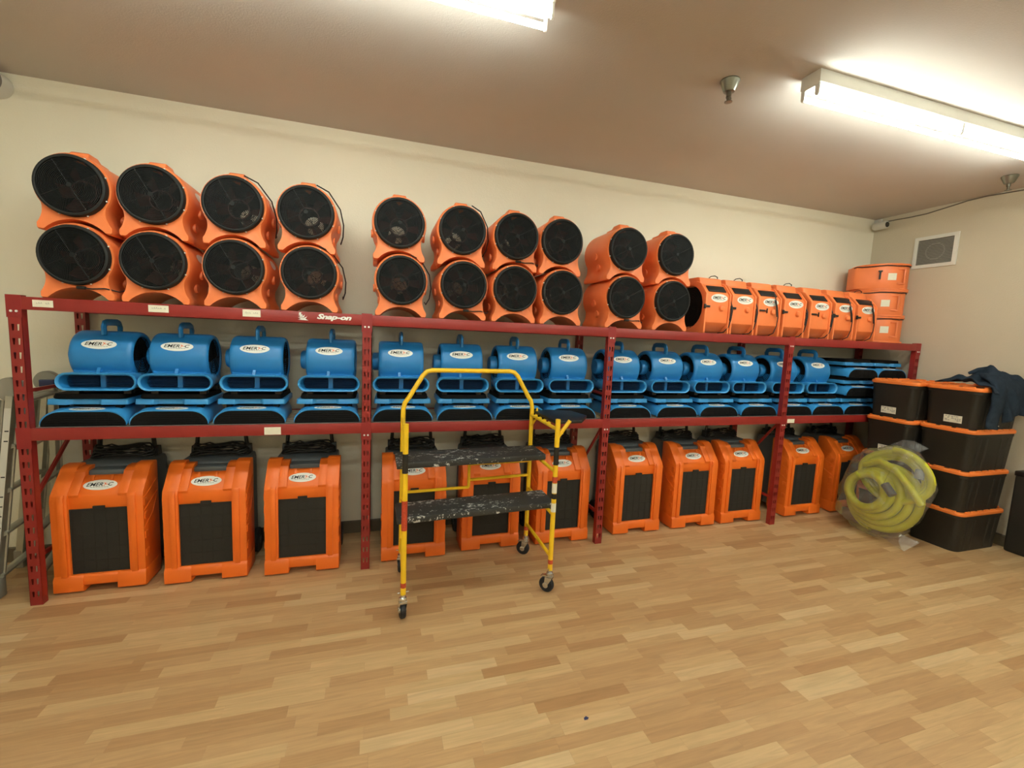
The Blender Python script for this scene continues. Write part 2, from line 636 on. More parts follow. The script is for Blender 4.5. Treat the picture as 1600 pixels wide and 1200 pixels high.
def post_mesh():
    m = MB()
    z, p = 0.03, 0.0790
    xs_t = [0.0, 0.012, 0.025, 0.035, 0.048, 0.06]
    xs_b = [0.0, 0.015, 0.022, 0.038, 0.045, 0.06]
    m.add([(0, 0, 0), (PW, 0, 0), (PW, 0, z), (0, 0, z)], [(0, 1, 2, 3)])
    while z + p < 1.825:
        zb, zt = z + 0.022, z + 0.022 + 0.036
        m.add([(0, 0, z), (PW, 0, z), (PW, 0, zb), (0, 0, zb)], [(0, 1, 2, 3)])
        for a in (0, 2, 4):
            m.add([(xs_b[a], 0, zb), (xs_b[a + 1], 0, zb), (xs_t[a + 1], 0, zt), (xs_t[a], 0, zt)], [(0, 1, 2, 3)])
        m.add([(0, 0, zt), (PW, 0, zt), (PW, 0, z + p), (0, 0, z + p)], [(0, 1, 2, 3)])
        z += p
    m.add([(0, 0, z), (PW, 0, z), (PW, 0, 1.83), (0, 0, 1.83)], [(0, 1, 2, 3)])
    k = len(m.v)
    m2 = MB()
    m2.add(m.v, m.f)
    m2.add([(x, 0.002, zz) for x, _, zz in m.v], [tuple(reversed(f)) for f in m.f])
    m2.box(0, 0.002, 0, 0.045, 0, 1.83)
    m2.box(PW - 0.002, PW, 0, 0.045, 0, 1.83)
    m2.box(0.002, 0.012, 0.043, 0.045, 0, 1.83)
    m2.box(PW - 0.012, PW - 0.002, 0.043, 0.045, 0, 1.83)
    return m2.mesh('post', M['red'], smooth=0, merge=False)


pm = post_mesh()
clip_m = MB().box(-0.004, PW + 0.004, -0.0035, -0.0005, 0.0, 0.125).mesh('beam_clip', M['red_dark'], bevel=0.001, smooth=0)
pin_m = MB().lathe([(0.0065, 0), (0.0065, -0.004)], (0.018, -0.003, 0), 'y', 12).lathe([(0.0065, 0), (0.0065, -0.004)], (0.042, -0.003, 0), 'y', 12).mesh('lock_pin', M['pin'])
for i, X in enumerate(PX):
    for yy in (0.0, 0.572):
        o = put('post', pm, rack)
        o.location = (X, yy, 0)
    for z in (1.705, 0.955):
        o = put('beam_clip', clip_m, rack)
        o.location = (X, 0, z)
        if z > 1.5 or i not in (0,):
            pn = put('lock_pin', pin_m, o)
            pn.location = (0, 0, 0.035)
    # frame bracing between the front and the back post
    xb = X + 0.004
    if i not in (3,):
        MB().box(xb, xb + 0.014, 0.045, 0.572, 1.272, 1.292).build('brace', M['red'], rack, smooth=0)
    MB().box(xb, xb + 0.014, 0.045, 0.572, 0.26, 0.285).build('brace', M['red'], rack, smooth=0)
    d = ((0.045, 0.60), (0.572, 1.06)) if i == 0 else ((0.572, 0.34), (0.045, 0.99))
    MB().add([(xx, d[e][0], d[e][1] + dz) for e in (0, 1) for dz in (-0.015, 0.015) for xx in (xb, xb + 0.014)],
             [(0, 1, 3, 2), (4, 6, 7, 5), (0, 4, 5, 1), (2, 3, 7, 6), (0, 2, 6, 4), (1, 5, 7, 3)]).build('brace', M['red'], rack, smooth=0)
for i in range(4):
    a, b = PX[i] + PW + 0.002, PX[i + 1] - 0.002
    for z0, z1 in ((1.750, 1.8218), (1.003, 1.075)):
        for y0, y1, yl in ((-0.003, 0.032, 0.014), (0.588, 0.622, 0.604)):
            bm_ = MB()
            if y0 < 0:
                bm_.prism([(y0, z0), (y1, z0), (y1, z1 - 0.016), (yl, z1 - 0.016), (yl, z1), (y0, z1)], a, b, 'x')
            else:
                bm_.prism([(y0, z0), (y1, z0), (y1, z1), (yl, z1), (yl, z1 - 0.016), (y0, z1 - 0.016)], a, b, 'x')
            bm_.build('beam', M['red'], rack, bevel=0.002)
    for zt in (1.8215, 1.0725):
        d_ = MB()
        for k in range(9):
            yy = 0.040 + k * 0.063
            d_.box(a, b, yy, yy + 0.030, zt - 0.006, zt)
        nx = 4
        for k in range(nx):
            xx = a + (b - a) * (k + 0.5) / nx
            d_.box(xx - 0.012, xx + 0.012, 0.015, 0.605, zt - 0.014, zt - 0.006)
        d_.build('wire_deck', M['zinc'], rack, smooth=0, merge=False)


# brand lettering and flame emblem on the upper beam
s_ = MB()
put_text(s_, T_SNAP, 1.578, 1.792, 1.768, 1.812, 0.0)
s_.map(lambda x, d, z: (x, -0.0042, z)).build('lettering', M['white'], rack, smooth=0)['kind'] = 'stuff'
e_ = MB()
for pts in ([(0, .02), (.32, .0), (.9, -.02), (.62, .2), (.25, .12)], [(0, .34), (.25, .14), (.66, .22), (.8, .52), (.52, .28), (.2, .3)], [(.0, .62), (.2, .36), (.52, .34), (.6, .72), (.38, .46), (.15, .5)], [(.1, 1.0), (.08, .7), (.2, .5), (.42, .52), (.36, .78), (.26, .66), (.3, .98)]):
    e_.add([(1.464 + 0.07 * px, -0.0042, 1.766 + 0.05 * py) for px, py in pts], [tuple(range(len(pts)))])
e_.build('emblem', M['white'], rack, smooth=0)


def beam_label(x0, x1, z0, z1, label, scribble=True):
    t = thing('paper_label', label, 'label', ((x0 + x1) / 2, -0.0035, z0), 0, 'paper labels on the rack beams')
    w = (x1 - x0) / 2
    h = z1 - z0
    MB().box(-w, w, -0.001, 0.0, 0, h).build('paper', M['paper'], t, smooth=0)
    if scribble:
        r = random.Random(int(x0 * 1000))
        s = MB()
        x = -w * 0.68
        while x < w * 0.62:
            k = r.random()
            hh = h * (0.16 + 0.14 * r.random())
            if k > 0.2:
                pts = [(x, -0.0014, h * 0.42), (x + 0.003, -0.0014, h * 0.42 + hh), (x + 0.006, -0.0014, h * 0.45), (x + 0.009, -0.0014, h * 0.42 + hh * r.random())]
                for p, q in zip(pts[:-1], pts[1:]):
                    s.add([(p[0], p[1], p[2]), (q[0], q[1], q[2]), (q[0] + 0.0012, q[1], q[2] + 0.0009), (p[0] + 0.0012, p[1], p[2] + 0.0009)], [(0, 1, 2, 3)])
            x += 0.0105
        s.build('handwriting', M['ink_grey'], t, smooth=0)
    return t


beam_label(0.114, 0.206, 1.768, 1.807, 'white paper label on the upper red beam beside the ladder end post')
beam_label(0.654, 0.756, 1.771, 1.812, 'white paper label on the upper beam below the second fan stack')
beam_label(1.148, 1.248, 1.771, 1.815, 'white paper label on the upper beam below the third fan stack')
beam_label(1.258, 1.356, 1.008, 1.058, 'blank white paper label on the middle beam above the third dehumidifier', False)
beam_label(5.712, 5.80, 1.010, 1.048, 'faded paper label on the middle beam beside the post near the totes', False)


# ------------------------------------------------------------------ orange axial fans on the top shelf
FC = 0.245   # axis height


def fan_profile(w, waist):
    """closed outline (x, z) with a cradle arch below, starting at the arch apex and going round to +x"""
    R, RA, CA = 0.180, 0.187, -0.122
    half = []
    a0 = math.asin(min(0.999, -CA / RA))
    for i in range(7):
        a = PI / 2 - (PI / 2 - a0) * i / 6
        half.append((RA * math.cos(a), CA + RA * math.sin(a)))
    half.append((w - 0.006, 0.0))
    half.append((w, 0.008))
    half.append((w, 0.030))
    cx, cz = R * math.cos(-0.60), FC + R * math.sin(-0.60)
    for i in range(1, 6):
        t = i / 6
        bx, bz = waist, 0.085
        half.append(((1 - t) ** 2 * w + 2 * t * (1 - t) * bx + t * t * cx, (1 - t) ** 2 * 0.03 + 2 * t * (1 - t) * bz + t * t * cz))
    for i in range(16):
        a = -0.60 + (PI / 2 + 0.60) * i / 15
        half.append((R * math.cos(a), FC + R * math.sin(a)))
    left = [(-x, z) for x, z in half[-2:0:-1]]
    return half + left


def fan_housing():
    m = MB()
    seq = [(0.0, 0.172, 0.135), (0.10, 0.172, 0.135), (0.13, 0.150, 0.126), (0.25, 0.150, 0.126), (0.28, 0.172, 0.135), (0.395, 0.172, 0.135)]
    rings = []
    base = fan_profile(0.172, 0.135)

    def circ(r, yy):
        out = []
        for x, z in base:
            d = math.hypot(x, z - FC)
            out.append((r * x / d, yy, FC + r * (z - FC) / d))
        return out
    rings.append(circ(0.150, 0.380))
    rings.append(circ(0.158, 0.0))
    for i, (yy, w, ws) in enumerate(seq):
        pr = fan_profile(w, ws)
        if i == 0:
            c = [(x * 0.985, z * 0.985 + 0.004) for x, z in pr]
            rings.append([(x, -0.004, z) for x, z in c])
            rings.append([(x, 0.004, z) for x, z in pr])
        else:
            rings.append([(x, yy, z) for x, z in pr])
    rings.append(circ(0.155, 0.402))
    m.loft(rings, False, False, loop=True)
    nn = len(base)
    for q in list(range(nn)) + list(range((len(rings) - 1) * nn, len(rings) * nn)):
        m.mi[q] = 1  # duct inside coloured black to stand for the shade in it
    # cable cleat bosses on both flanks
    for sx in (-1, 1):
        for yy, zz in ((0.19, 0.20), (0.19, 0.115)):
            m.lathe([(0.030, 0.0), (0.026, sx * 0.014), (0.0, sx * 0.014)], (sx * (0.172 if zz > 0.15 else 0.140), yy, zz), 'x', 14)
    return m


def make_fan():
    t = thing('axial_fan', '', 'fan', (0, 0, 0), 0, 'axial fans stacked in pairs on the top shelf')
    fan_housing().build('housing', [M['orange_fan'], M['black']], t, bevel=0.0, smooth=40)
    c = MB().lathe([(0.146, -0.002), (0.166, -0.002), (0.166, -0.026), (0.162, -0.034), (0.154, -0.038), (0.148, -0.036), (0.146, -0.028), (0.146, -0.020)], (0, 0, FC), 'y', 48, closed=True)
    c.build('collar', M['collar'], t)
    g = MB()
    for k in range(19):
        r = 0.013 + k * 0.0071
        n = 40
        g.tube([(r * math.cos(2 * PI * i / n), -0.033 - 0.003 * (1 - r / 0.15), FC + r * math.sin(2 * PI * i / n)) for i in range(n)], 0.0021, 4, True)
    for k in range(4):
        a = 2 * PI * k / 4 + 0.5
        g.tube([(0.012 * math.cos(a), -0.0355, FC + 0.012 * math.sin(a)), (0.148 * math.cos(a), -0.0335, FC + 0.148 * math.sin(a))], 0.0022, 5)
    g.lathe([(0.012, -0.039), (0.014, -0.032), (0.0, -0.032)], (0, 0, FC), 'y', 16)
    g.build('front_grille', M['grille'], t, merge=False)
    b = MB()
    b.lathe([(0.062, 0.10), (0.062, 0.17), (0.055, 0.17), (0.055, 0.10)], (0, 0, FC), 'y', 24, closed=True)
    for k in range(6):
        a = 2 * PI * k / 6
        r = [[], []]
        for j, rr in enumerate((0.06, 0.10, 0.140)):
            sp = 0.34 - 0.05 * j
            for e, sg in enumerate((-1, 1)):
                an = a + sg * sp
                r[e].append((rr * math.cos(an), 0.135 + sg * 0.03, FC + rr * math.sin(an)))
        v = r[0] + r[1]
        v2 = [(x, yy + 0.003, z) for x, yy, z in v]
        b.add(v + v2, [(0, 1, 4, 3), (1, 2, 5, 4), (9, 10, 7, 6), (10, 11, 8, 7), (0, 3, 9, 6), (2, 8, 11, 5), (3, 4, 10, 9), (4, 5, 11, 10), (0, 6, 7, 1), (1, 7, 8, 2)])
    b.build('impeller', M['blade'], t)
    bk = MB().lathe([(0.151, 0.372), (0.062, 0.372), (0.062, 0.376), (0.151, 0.376)], (0, 0, FC), 'y', 36, closed=True)
    for k in range(5):
        r = 0.012 + k * 0.011
        n = 24
        bk.tube([(r * math.cos(2 * PI * i / n), 0.374, FC + r * math.sin(2 * PI * i / n)) for i in range(n)], 0.0018, 4, True)
    for k in range(4):
        a = PI * k / 2 + 0.8
        bk.tube([(0.0, 0.374, FC), (0.063 * math.cos(a), 0.374, FC + 0.063 * math.sin(a))], 0.002, 4)
    bk.build('rear_grille', M['grille'], t, merge=False)
    s = MB()
    for k in range(8):
        a = 2 * PI * k / 8 + 0.39
        s.lathe([(0.0, -0.010), (0.0040, -0.009), (0.0046, 0.0)], (0.1675 * math.cos(a), -0.004, FC + 0.1675 * math.sin(a)), 'y', 8)
    s.build('screws', M['pin'], t)['kind'] = 'stuff'
    # oval sticker on the flank that faces the totes
    for sx in (1,):
        a = MB()
        n = 20
        a.lathe([(0.001, 0.0)], (0, 0, 0), 'x', 3)
        a = MB()
        rr = 0.1815
        pts = []
        for ss in (1.0, 0.5):
            pts.append([(ss * 0.075 * math.cos(2 * PI * i / n), ss * 0.030 * math.sin(2 * PI * i / n)) for i in range(n)])
        f3 = lambda u, v: (sx * rr * math.cos(0.32 + v / rr), 0.20 + u, FC + rr * math.sin(0.32 + v / rr))
        a.loft([[f3(u, v) for u, v in r] for r in pts], False, True)
        a.build('logo_sticker', M['white'], t)
    return t


fan0 = make_fan()
handle_mesh = MB().prism([(0.055, 0.40), (0.070, 0.448), (0.082, 0.456), (0.165, 0.456), (0.178, 0.448), (0.195, 0.438), (0.275, 0.436), (0.295, 0.40)], -0.046, 0.046, 'x').mesh('carry_handle', M['orange_fan'], bevel=0.010, segs=3)
cordA = MB().tube([(0.06 + 0.0, -0.015, FC + 0.176), (0.13, 0.01, FC + 0.15), (0.196, 0.06, FC + 0.06), (0.214, 0.10, FC - 0.03), (0.208, 0.14, FC - 0.10), (0.19, 0.20, FC - 0.14), (0.185, 0.26, FC - 0.12)], 0.0042, 6).mesh('cord', M['cord'])
cordB = MB().tube([(0.02, -0.012, FC - 0.178), (0.07, -0.012, FC - 0.182), (0.13, -0.010, FC - 0.176), (0.185, 0.02, FC - 0.190), (0.205, 0.08, FC - 0.17)], 0.0042, 6).lathe([(0.009, -0.02), (0.009, 0.02)], (0.02, -0.012, FC - 0.178), 'x', 8).mesh('cord', M['cord'])
LOX = [0.32, 0.694, 1.110, 1.535, 2.114, 2.548, 2.934, 3.314, 3.870, 4.310]
UPX = [0.324, 0.698, 1.112, 1.520, 2.097, 2.527, 2.928, 3.290, 3.860, 4.309]
cordset = {(2, 1): cordA, (3, 1): cordA, (3, 0): cordA, (4, 0): cordA, (5, 1): cordA, (0, 0): cordB, (5, 0): cordB, (8, 0): cordB, (6, 1): cordB}
FANY = 0.006
fans = []
for i in range(10):
    for lv in (0, 1):
        xx = (LOX, UPX)[lv][i]
        z = 1.8225 + lv * 0.3775
        lab = 'orange axial fan with black grille, %s of the %s stack from the ladder' % (('lower', 'upper')[lv], ORD[i])
        if i == 0 and lv == 0:
            o = fan0
            o.location = (xx, FANY, z)
            o['label'] = lab
        else:
            o = dup(fan0, (xx, FANY, z), 0.0, lab)
        fans.append((i, lv, o))
for i, lv, o in fans:
    if lv == 1:
        put('carry_handle', handle_mesh, o)
    if (i, lv) in cordset:
        put('cord', cordset[(i, lv)], o)


# ------------------------------------------------------------------ blue air movers
def stadium(hw, hh, cz, yy, n=10):
    out = []
    for i in range(n + 1):
        a = -PI / 2 + PI * i / n
        out.append((hw - hh + hh * math.cos(a), yy, cz + hh * math.sin(a)))
    for i in range(n + 1):
        a = PI / 2 + PI * i / n
        out.append((-(hw - hh) + hh * math.cos(a), yy, cz + hh * math.sin(a)))
    return out


def make_mover():
    t = thing('air_mover', '', 'air mover', (0, 0, 0), 0, 'upright air movers on the middle shelf')
    BC = (0.0, 0.205, 0.228)
    h = MB()
    h.lathe([(0.118, -0.110), (0.124, -0.156), (0.132, -0.160), (0.144, -0.157), (0.151, -0.148), (0.154, -0.13), (0.154, 0.13), (0.151, 0.148), (0.144, 0.157), (0.132, 0.160), (0.124, 0.156), (0.118, 0.110)], BC, 'x', 48, closed=True)
    h.prism([(0.068, 0.20), (0.080, 0.129), (0.30, 0.129), (0.318, 0.03), (0.34, 0.025), (0.356, 0.06), (0.356, 0.24), (0.20, 0.20)], -0.145, 0.145, 'x')
    h.prism([(0.045, 0.122), (0.062, 0.122), (0.09, 0.165), (0.07, 0.165)], -0.022, -0.004, 'x')
    h.build('housing', M['blue'], t, smooth=40)
    o = MB()
    cz = 0.078
    rings = [stadium(0.150, 0.040, cz, 0.30), stadium(0.184, 0.0405, cz, 0.010), stadium(0.188, 0.0435, cz, 0.001), stadium(0.197, 0.051, cz, -0.002), stadium(0.200, 0.054, cz, 0.004),
             stadium(0.200, 0.054, cz, 0.022), stadium(0.193, 0.051, cz, 0.03), stadium(0.190, 0.052, cz + 0.002, 0.09), stadium(0.165, 0.052, cz + 0.002, 0.2), stadium(0.15, 0.05, cz, 0.33)]
    o.loft(rings)
    nq = len(rings[0])
    for q in list(range(nq)) + [len(o.f) - 2]:
        o.mi[q] = 1  # same plastic inside; the darker blue paints its shade
    o.box(-0.014, 0.016, 0.075, 0.29, cz - 0.04, cz + 0.04, 1)
    o.build('outlet_nozzle', [M['blue_bright'], M['blue']], t, smooth=50)
    lv = MB()
    for k in range(8):
        zz = cz - 0.036 + 0.0095 * k
        w = 0.170 - 0.5 * abs(zz - cz) ** 1.15
        lv.box(-w, -0.016, 0.060, 0.130, zz, zz + 0.004).box(0.018, w, 0.060, 0.130, zz, zz + 0.004)
    lv.box(-0.165, 0.165, 0.155, 0.160, cz - 0.037, cz + 0.037)
    lv.build('outlet_grille', M['outlet_navy'], t, smooth=0)
    hd = MB()
    path = [(0, 0.115, 0.36), (0, 0.110, 0.405), (0, 0.122, 0.428), (0, 0.150, 0.436), (0, 0.255, 0.436), (0, 0.283, 0.428), (0, 0.295, 0.405), (0, 0.290, 0.36)]
    hd.tube(path, 0.0125, 8, rx=0.022)
    hd.build('carry_handle', M['blue'], t, smooth=50)
    for sx in (1, -1):
        g = MB()
        g.lathe([(0.0, sx * 0.128), (0.1225, sx * 0.128), (0.1225, sx * 0.134), (0.0, sx * 0.134)], BC, 'x', 28)
        for k in range(7):
            r = 0.022 + 0.016 * k
            n = 28
            g.tube([(sx * 0.150, BC[1] + r * math.cos(2 * PI * i / n), BC[2] + r * math.sin(2 * PI * i / n)) for i in range(n)], 0.0018, 4, True)
        for k in range(6):
            a = PI * k / 3
            g.tube([(sx * 0.150, BC[1] + 0.02 * math.cos(a), BC[2] + 0.02 * math.sin(a)), (sx * 0.150, BC[1] + 0.124 * math.cos(a), BC[2] + 0.124 * math.sin(a))], 0.002, 4)
        g.build('inlet_grille', M['matt_black'], t, merge=False)
    MB().lathe([(0.058, -0.115), (0.066, -0.15), (0.066, -0.192), (0.058, -0.204), (0.0, -0.206)], BC, 'x', 28).build('motor', M['blue'], t)
    for sx in (-1, 1):
        for yy in (0.05, 0.27):
            MB().box(sx * 0.13 - 0.02, sx * 0.13 + 0.02, yy, yy + 0.05, 0.0, 0.034).build('foot', M['black'], t, bevel=0.003)
    R = 0.1535
    A0 = PI - 0.50

    def fn(u, d, v):
        a = A0 - v / R
        return (u - 0.008, BC[1] + (R + d) * math.cos(a), BC[2] + (R + d) * math.sin(a))
    logo(t, 'mover', fn, 0.088, 0.031)
    return t


def arch(hw, ht, flat, yy, z0=0.012, n=9):
    half = [(hw, z0), (hw, z0 + 0.012)]
    for i in range(1, n + 1):
        a = (PI / 2) * i / n
        half.append((flat + (hw - flat) * math.cos(a) ** 0.9, z0 + 0.012 + (ht - z0 - 0.012) * math.sin(a) ** 1.25))
    half.append((0.0, ht))
    return [(x, yy, z) for x, z in half] + [(-x, yy, z) for x, z in half[-2::-1]]


def rr_(hx, hy, r, z, cy, n=4):
    out = []
    for cx_, cy_, a0 in ((hx - r, hy - r, 0), (-(hx - r), hy - r, PI / 2), (-(hx - r), -(hy - r), PI), (hx - r, -(hy - r), 1.5 * PI)):
        for i in range(n + 1):
            a = a0 + PI / 2 * i / n
            out.append((cx_ + r * math.cos(a), cy + cy_ + r * math.sin(a), z))
    return out


def make_low():
    t = thing('low_air_mover', '', 'air mover', (0, 0, 0), 0, 'flat low air movers on the middle shelf')
    s = MB()
    rings = [arch(0.195, 0.080, 0.10, 0.035, 0.004), arch(0.206, 0.0855, 0.105, 0.001, 0.002), arch(0.211, 0.0905, 0.110, 0.0, 0.008), arch(0.212, 0.093, 0.112, 0.006), arch(0.205, 0.101, 0.128, 0.070), arch(0.195, 0.104, 0.14, 0.16), arch(0.185, 0.104, 0.14, 0.38), arch(0.17, 0.098, 0.12, 0.42)]
    s.loft(rings)
    s.build('shell', M['blue_bright'], t, smooth=45)
    g = MB()
    g.loft([arch(0.2065, 0.0860, 0.1055, -0.0015, -0.0005), arch(0.2065, 0.0860, 0.1055, 0.010, -0.0005)])
    for k in range(5):
        z = 0.012 + 0.014 * k
        w = 0.19 - 0.006 * k * k * 0.9
        g.tube([(-w, -0.003, z), (w, -0.003, z)], 0.0020, 5)
    for k in range(5):
        x = -0.12 + 0.06 * k
        g.tube([(x, -0.002, 0.006), (x, -0.002, 0.074)], 0.0018, 4)
    g.build('outlet_grille', M['matt_black'], t)
    p = MB()
    for sx in (-1, 1):
        for yy in (0.075, 0.33):
            p.box(sx * 0.14 - 0.016, sx * 0.14 + 0.016, yy, yy + 0.04, 0.080, 0.162)
    p.lathe([(0.0, 0.0), (0.150, 0.0), (0.150, 0.018), (0.0, 0.020)], (0, 0.235, 0.100), 'z', 32)
    p.loft([rr_(0.178, 0.170, 0.04, 0.157, 0.225), rr_(0.182, 0.174, 0.04, 0.163, 0.225), rr_(0.176, 0.168, 0.04, 0.187, 0.225)])
    p.build('inlet_grille', M['matt_black'], t)
    c = MB()
    outer = [(-0.195, 0.048), (-0.100, 0.040), (-0.080, 0.066), (0.050, 0.066), (0.070, 0.040), (0.195, 0.048), (0.203, 0.06), (0.19, 0.38), (0.17, 0.41), (-0.17, 0.41), (-0.19, 0.38), (-0.203, 0.06)]
    inner = [(x * 0.72, 0.225 + (yy - 0.225) * 0.72) for x, yy in outer]
    c.loft([[(x, yy, 0.122) for x, yy in outer], [(x * 0.985, yy + 0.004, 0.156) for x, yy in outer], [(x, yy, 0.156) for x, yy in inner], [(x, yy, 0.122) for x, yy in inner]], loop=True)
    c.build('carry_ring', M['blue_bright'], t, bevel=0.003)
    for sx in (-1, 1):
        for yy in (0.05, 0.35):
            MB().box(sx * 0.14 - 0.02, sx * 0.14 + 0.02, yy, yy + 0.04, 0.0, 0.014).build('foot', M['black'], t, bevel=0.002)
    sl = math.atan2(0.008, 0.064)

    def fn(u, d, v):
        return (u, 0.040 + v * math.cos(sl) - d * math.sin(sl), 0.0975 + v * math.sin(sl) + d * math.cos(sl))
    logo(t, 'low', fn, 0.088, 0.030)
    return t


low0 = make_low()
mov0 = make_mover()
MIDZ = 1.0735
LOWY, MOVY = 0.05, 0.056
SX = [0.352, 0.754, 1.191, 1.648, 2.129, 2.578, 3.026, 3.467, 3.972, 4.416, 4.858, 5.283, 5.752, 6.193]
AX = [0.285, 0.718, 1.164, 1.636, 2.144, 2.600, 3.048, 3.485, 4.018, 4.500, 4.955, 5.418, 5.868, 6.300]
for i in range(14):
    lab = 'flat blue air mover on the middle shelf, beneath the %s upright one from the ladder' % ORD[i]
    if i == 0:
        low0.location = (AX[0], LOWY, MIDZ)
        low0['label'] = lab
    else:
        dup(low0, (AX[i], LOWY, MIDZ), random.uniform(-0.012, 0.012), lab)
    lab = 'upright blue air mover with oval logo, %s along the middle shelf from the ladder' % ORD[i]
    rz = random.uniform(-0.015, 0.015)
    if i == 0:
        mov0.location = (SX[0], MOVY, MIDZ + 0.188)
        mov0['label'] = lab
    else:
        dup(mov0, (SX[i], MOVY, MIDZ + 0.188), rz, lab)
for c, (xx, nm) in enumerate(((6.727, 'stack beside the last upright one'), (7.150, 'stack beside the end post near the totes'))):
    for k, pos in enumerate(('bottom', 'middle', 'top')):
        dup(low0, (xx + 0.006 * k, LOWY + 0.004 * k, MIDZ + 0.188 * k), 0.0, 'flat blue air mover, %s of the %s' % (pos, nm))


# ------------------------------------------------------------------ dehumidifiers on the floor
def make_dehu():
    t = thing('dehumidifier', '', 'dehumidifier', (0, 0, 0), 0, 'orange dehumidifiers on the floor under the rack')
    f = MB()
    side = [(0.0, 0.10), (0.0, 0.60), (0.008, 0.632), (0.122, 0.770), (0.150, 0.785), (0.205, 0.785), (0.215, 0.775), (0.215, 0.05), (0.19, 0.012), (0.03, 0.012), (0.0, 0.04)]
    for sx in (-1, 1):
        a, b = sorted((sx * 0.152, sx * 0.236))
        f.prism(side, a, b, 'x')
        a, b = sorted((sx * 0.165, sx * 0.197))
        f.prism([(-0.010, 0.11), (-0.010, 0.612), (0.002, 0.634), (0.03, 0.62), (0.03, 0.11)], a, b, 'x')
    for sx in (-1, 1):
        a, b = sorted((sx * 0.100, sx * 0.154))
        f.prism([(0.020, 0.600), (0.010, 0.628), (0.095, 0.732), (0.100, 0.748), (0.150, 0.770), (0.205, 0.770), (0.205, 0.600)], a, b, 'x')
    f.prism([(0.024, 0.532), (0.016, 0.612), (0.022, 0.630), (0.092, 0.714), (0.112, 0.720), (0.205, 0.720), (0.205, 0.532)], -0.153, 0.153, 'x')
    for x in (-0.055, 0.045):
        f.prism([(0.028, 0.630), (0.092, 0.700), (0.096, 0.727), (0.085, 0.720), (0.072, 0.690)], x - 0.007, x + 0.007, 'x')
    lo = [(0.0, 0.115), (-0.012, 0.095), (-0.014, 0.016), (-0.004, 0.009), (0.20, 0.009), (0.20, 0.115)]
    f.prism(lo, -0.238, -0.088, 'x')
    f.prism(lo, 0.088, 0.238, 'x')
    f.prism([(0.0, 0.115), (-0.010, 0.095), (-0.006, 0.050), (0.02, 0.034), (0.20, 0.034), (0.20, 0.115)], -0.09, 0.09, 'x')
    for sx in (-1, 1):   # diagonal strengthening ribs on the flanks
        for (ya, za, yb, zb) in ((0.004, 0.585, 0.19, 0.66), (0.004, 0.50, 0.19, 0.575), (0.004, 0.39, 0.12, 0.45), (0.12, 0.45, 0.19, 0.55)):
            f.tube([(sx * 0.236, ya, za), (sx * 0.236, yb, zb)], 0.003, 6)
        for zz in (0.22, 0.34, 0.47, 0.56):
            f.box(min(sx * 0.236, sx * 0.241), max(sx * 0.236, sx * 0.241), 0.01, 0.05, zz - 0.022, zz + 0.022)
    f.build('front_cover', M['orange'], t, bevel=0.005, smooth=40)
    fl = MB().box(-0.155, 0.155, 0.020, 0.035, 0.112, 0.535)
    n = 5
    fl.box(-0.155, 0.155, 0.017, 0.020, 0.112, 0.120).box(-0.155, 0.155, 0.017, 0.020, 0.527, 0.535).box(-0.155, -0.147, 0.017, 0.020, 0.112, 0.535).box(0.147, 0.155, 0.017, 0.020, 0.112, 0.535)
    for k in range(1, n):
        x = -0.155 + 0.31 * k / n
        fl.box(x - 0.0012, x + 0.0012, 0.0185, 0.020, 0.12, 0.527)
        z = 0.112 + 0.423 * k / n
        fl.box(-0.147, 0.147, 0.0185, 0.020, z - 0.0012, z + 0.0012)
    fl.box(-0.030, 0.030, 0.010, 0.020, 0.530, 0.552)
    fl.build('filter_panel', M['filter'], t, smooth=0)
    b = MB().prism([(0.20, 0.05), (0.20, 0.762), (0.23, 0.775), (0.43, 0.775), (0.455, 0.74), (0.465, 0.10), (0.44, 0.05)], -0.205, 0.205, 'x')
    b.box(-0.10, 0.10, 0.125, 0.24, 0.70, 0.752)
    b.build('rear_body', M['grey'], t, bevel=0.012)
    h = MB()
    h.tube([(-0.170, 0.385, 0.765), (-0.160, 0.385, 0.82), (-0.150, 0.385, 0.93), (-0.135, 0.385, 0.968), (-0.105, 0.385, 0.975), (0.105, 0.385, 0.975), (0.135, 0.385, 0.968), (0.150, 0.385, 0.93), (0.160, 0.385, 0.82), (0.170, 0.385, 0.765)], 0.0135, 8)
    for sx in (-1, 1):
        h.prism([(0.35, 0.77), (0.42, 0.77), (0.405, 0.84), (0.37, 0.84)], sx * 0.168 - 0.02, sx * 0.168 + 0.02, 'x')
    h.build('push_handle', M['cord'], t, bevel=0.0)
    c = MB()
    r = random.Random(3)
    for k in range(6):
        z = 0.786 + 0.013 * k
        w = 0.185 - 0.006 * k
        dy = 0.035 + 0.006 * (k % 3)
        path = []
        for i in range(28):
            a = 2 * PI * i / 28
            sg = lambda q: math.copysign(abs(q) ** 0.6, q)
            path.append((w * sg(math.cos(a)), 0.355 + dy * sg(math.sin(a)) - 0.012, z + 0.010 * math.sin(3 * a + k) + 0.004 * r.uniform(-1, 1)))
        c.tube(path, 0.0055, 6, True)
    c.tube([(-0.14, 0.33, 0.85), (-0.06, 0.32, 0.872), (0.02, 0.32, 0.84), (0.08, 0.32, 0.85), (0.15, 0.33, 0.83)], 0.005, 6)
    c.build('power_cord', M['cord'], t)
    for sx in (-1, 1):
        w = MB().lathe([(0.03, -0.02), (0.082, -0.02), (0.09, -0.012), (0.09, 0.012), (0.082, 0.02), (0.03, 0.02)], (sx * 0.216, 0.385, 0.0905), 'x', 28, closed=True)
        wo = w.build('wheel', M['rubber'], t)
        MB().lathe([(0.03, -0.022), (0.034, 0.0), (0.03, 0.022), (0.0, 0.022)], (sx * 0.216, 0.385, 0.0905), 'x', 16).build('hub', M['grey'], wo)
    sl = math.atan2(0.094, 0.078)

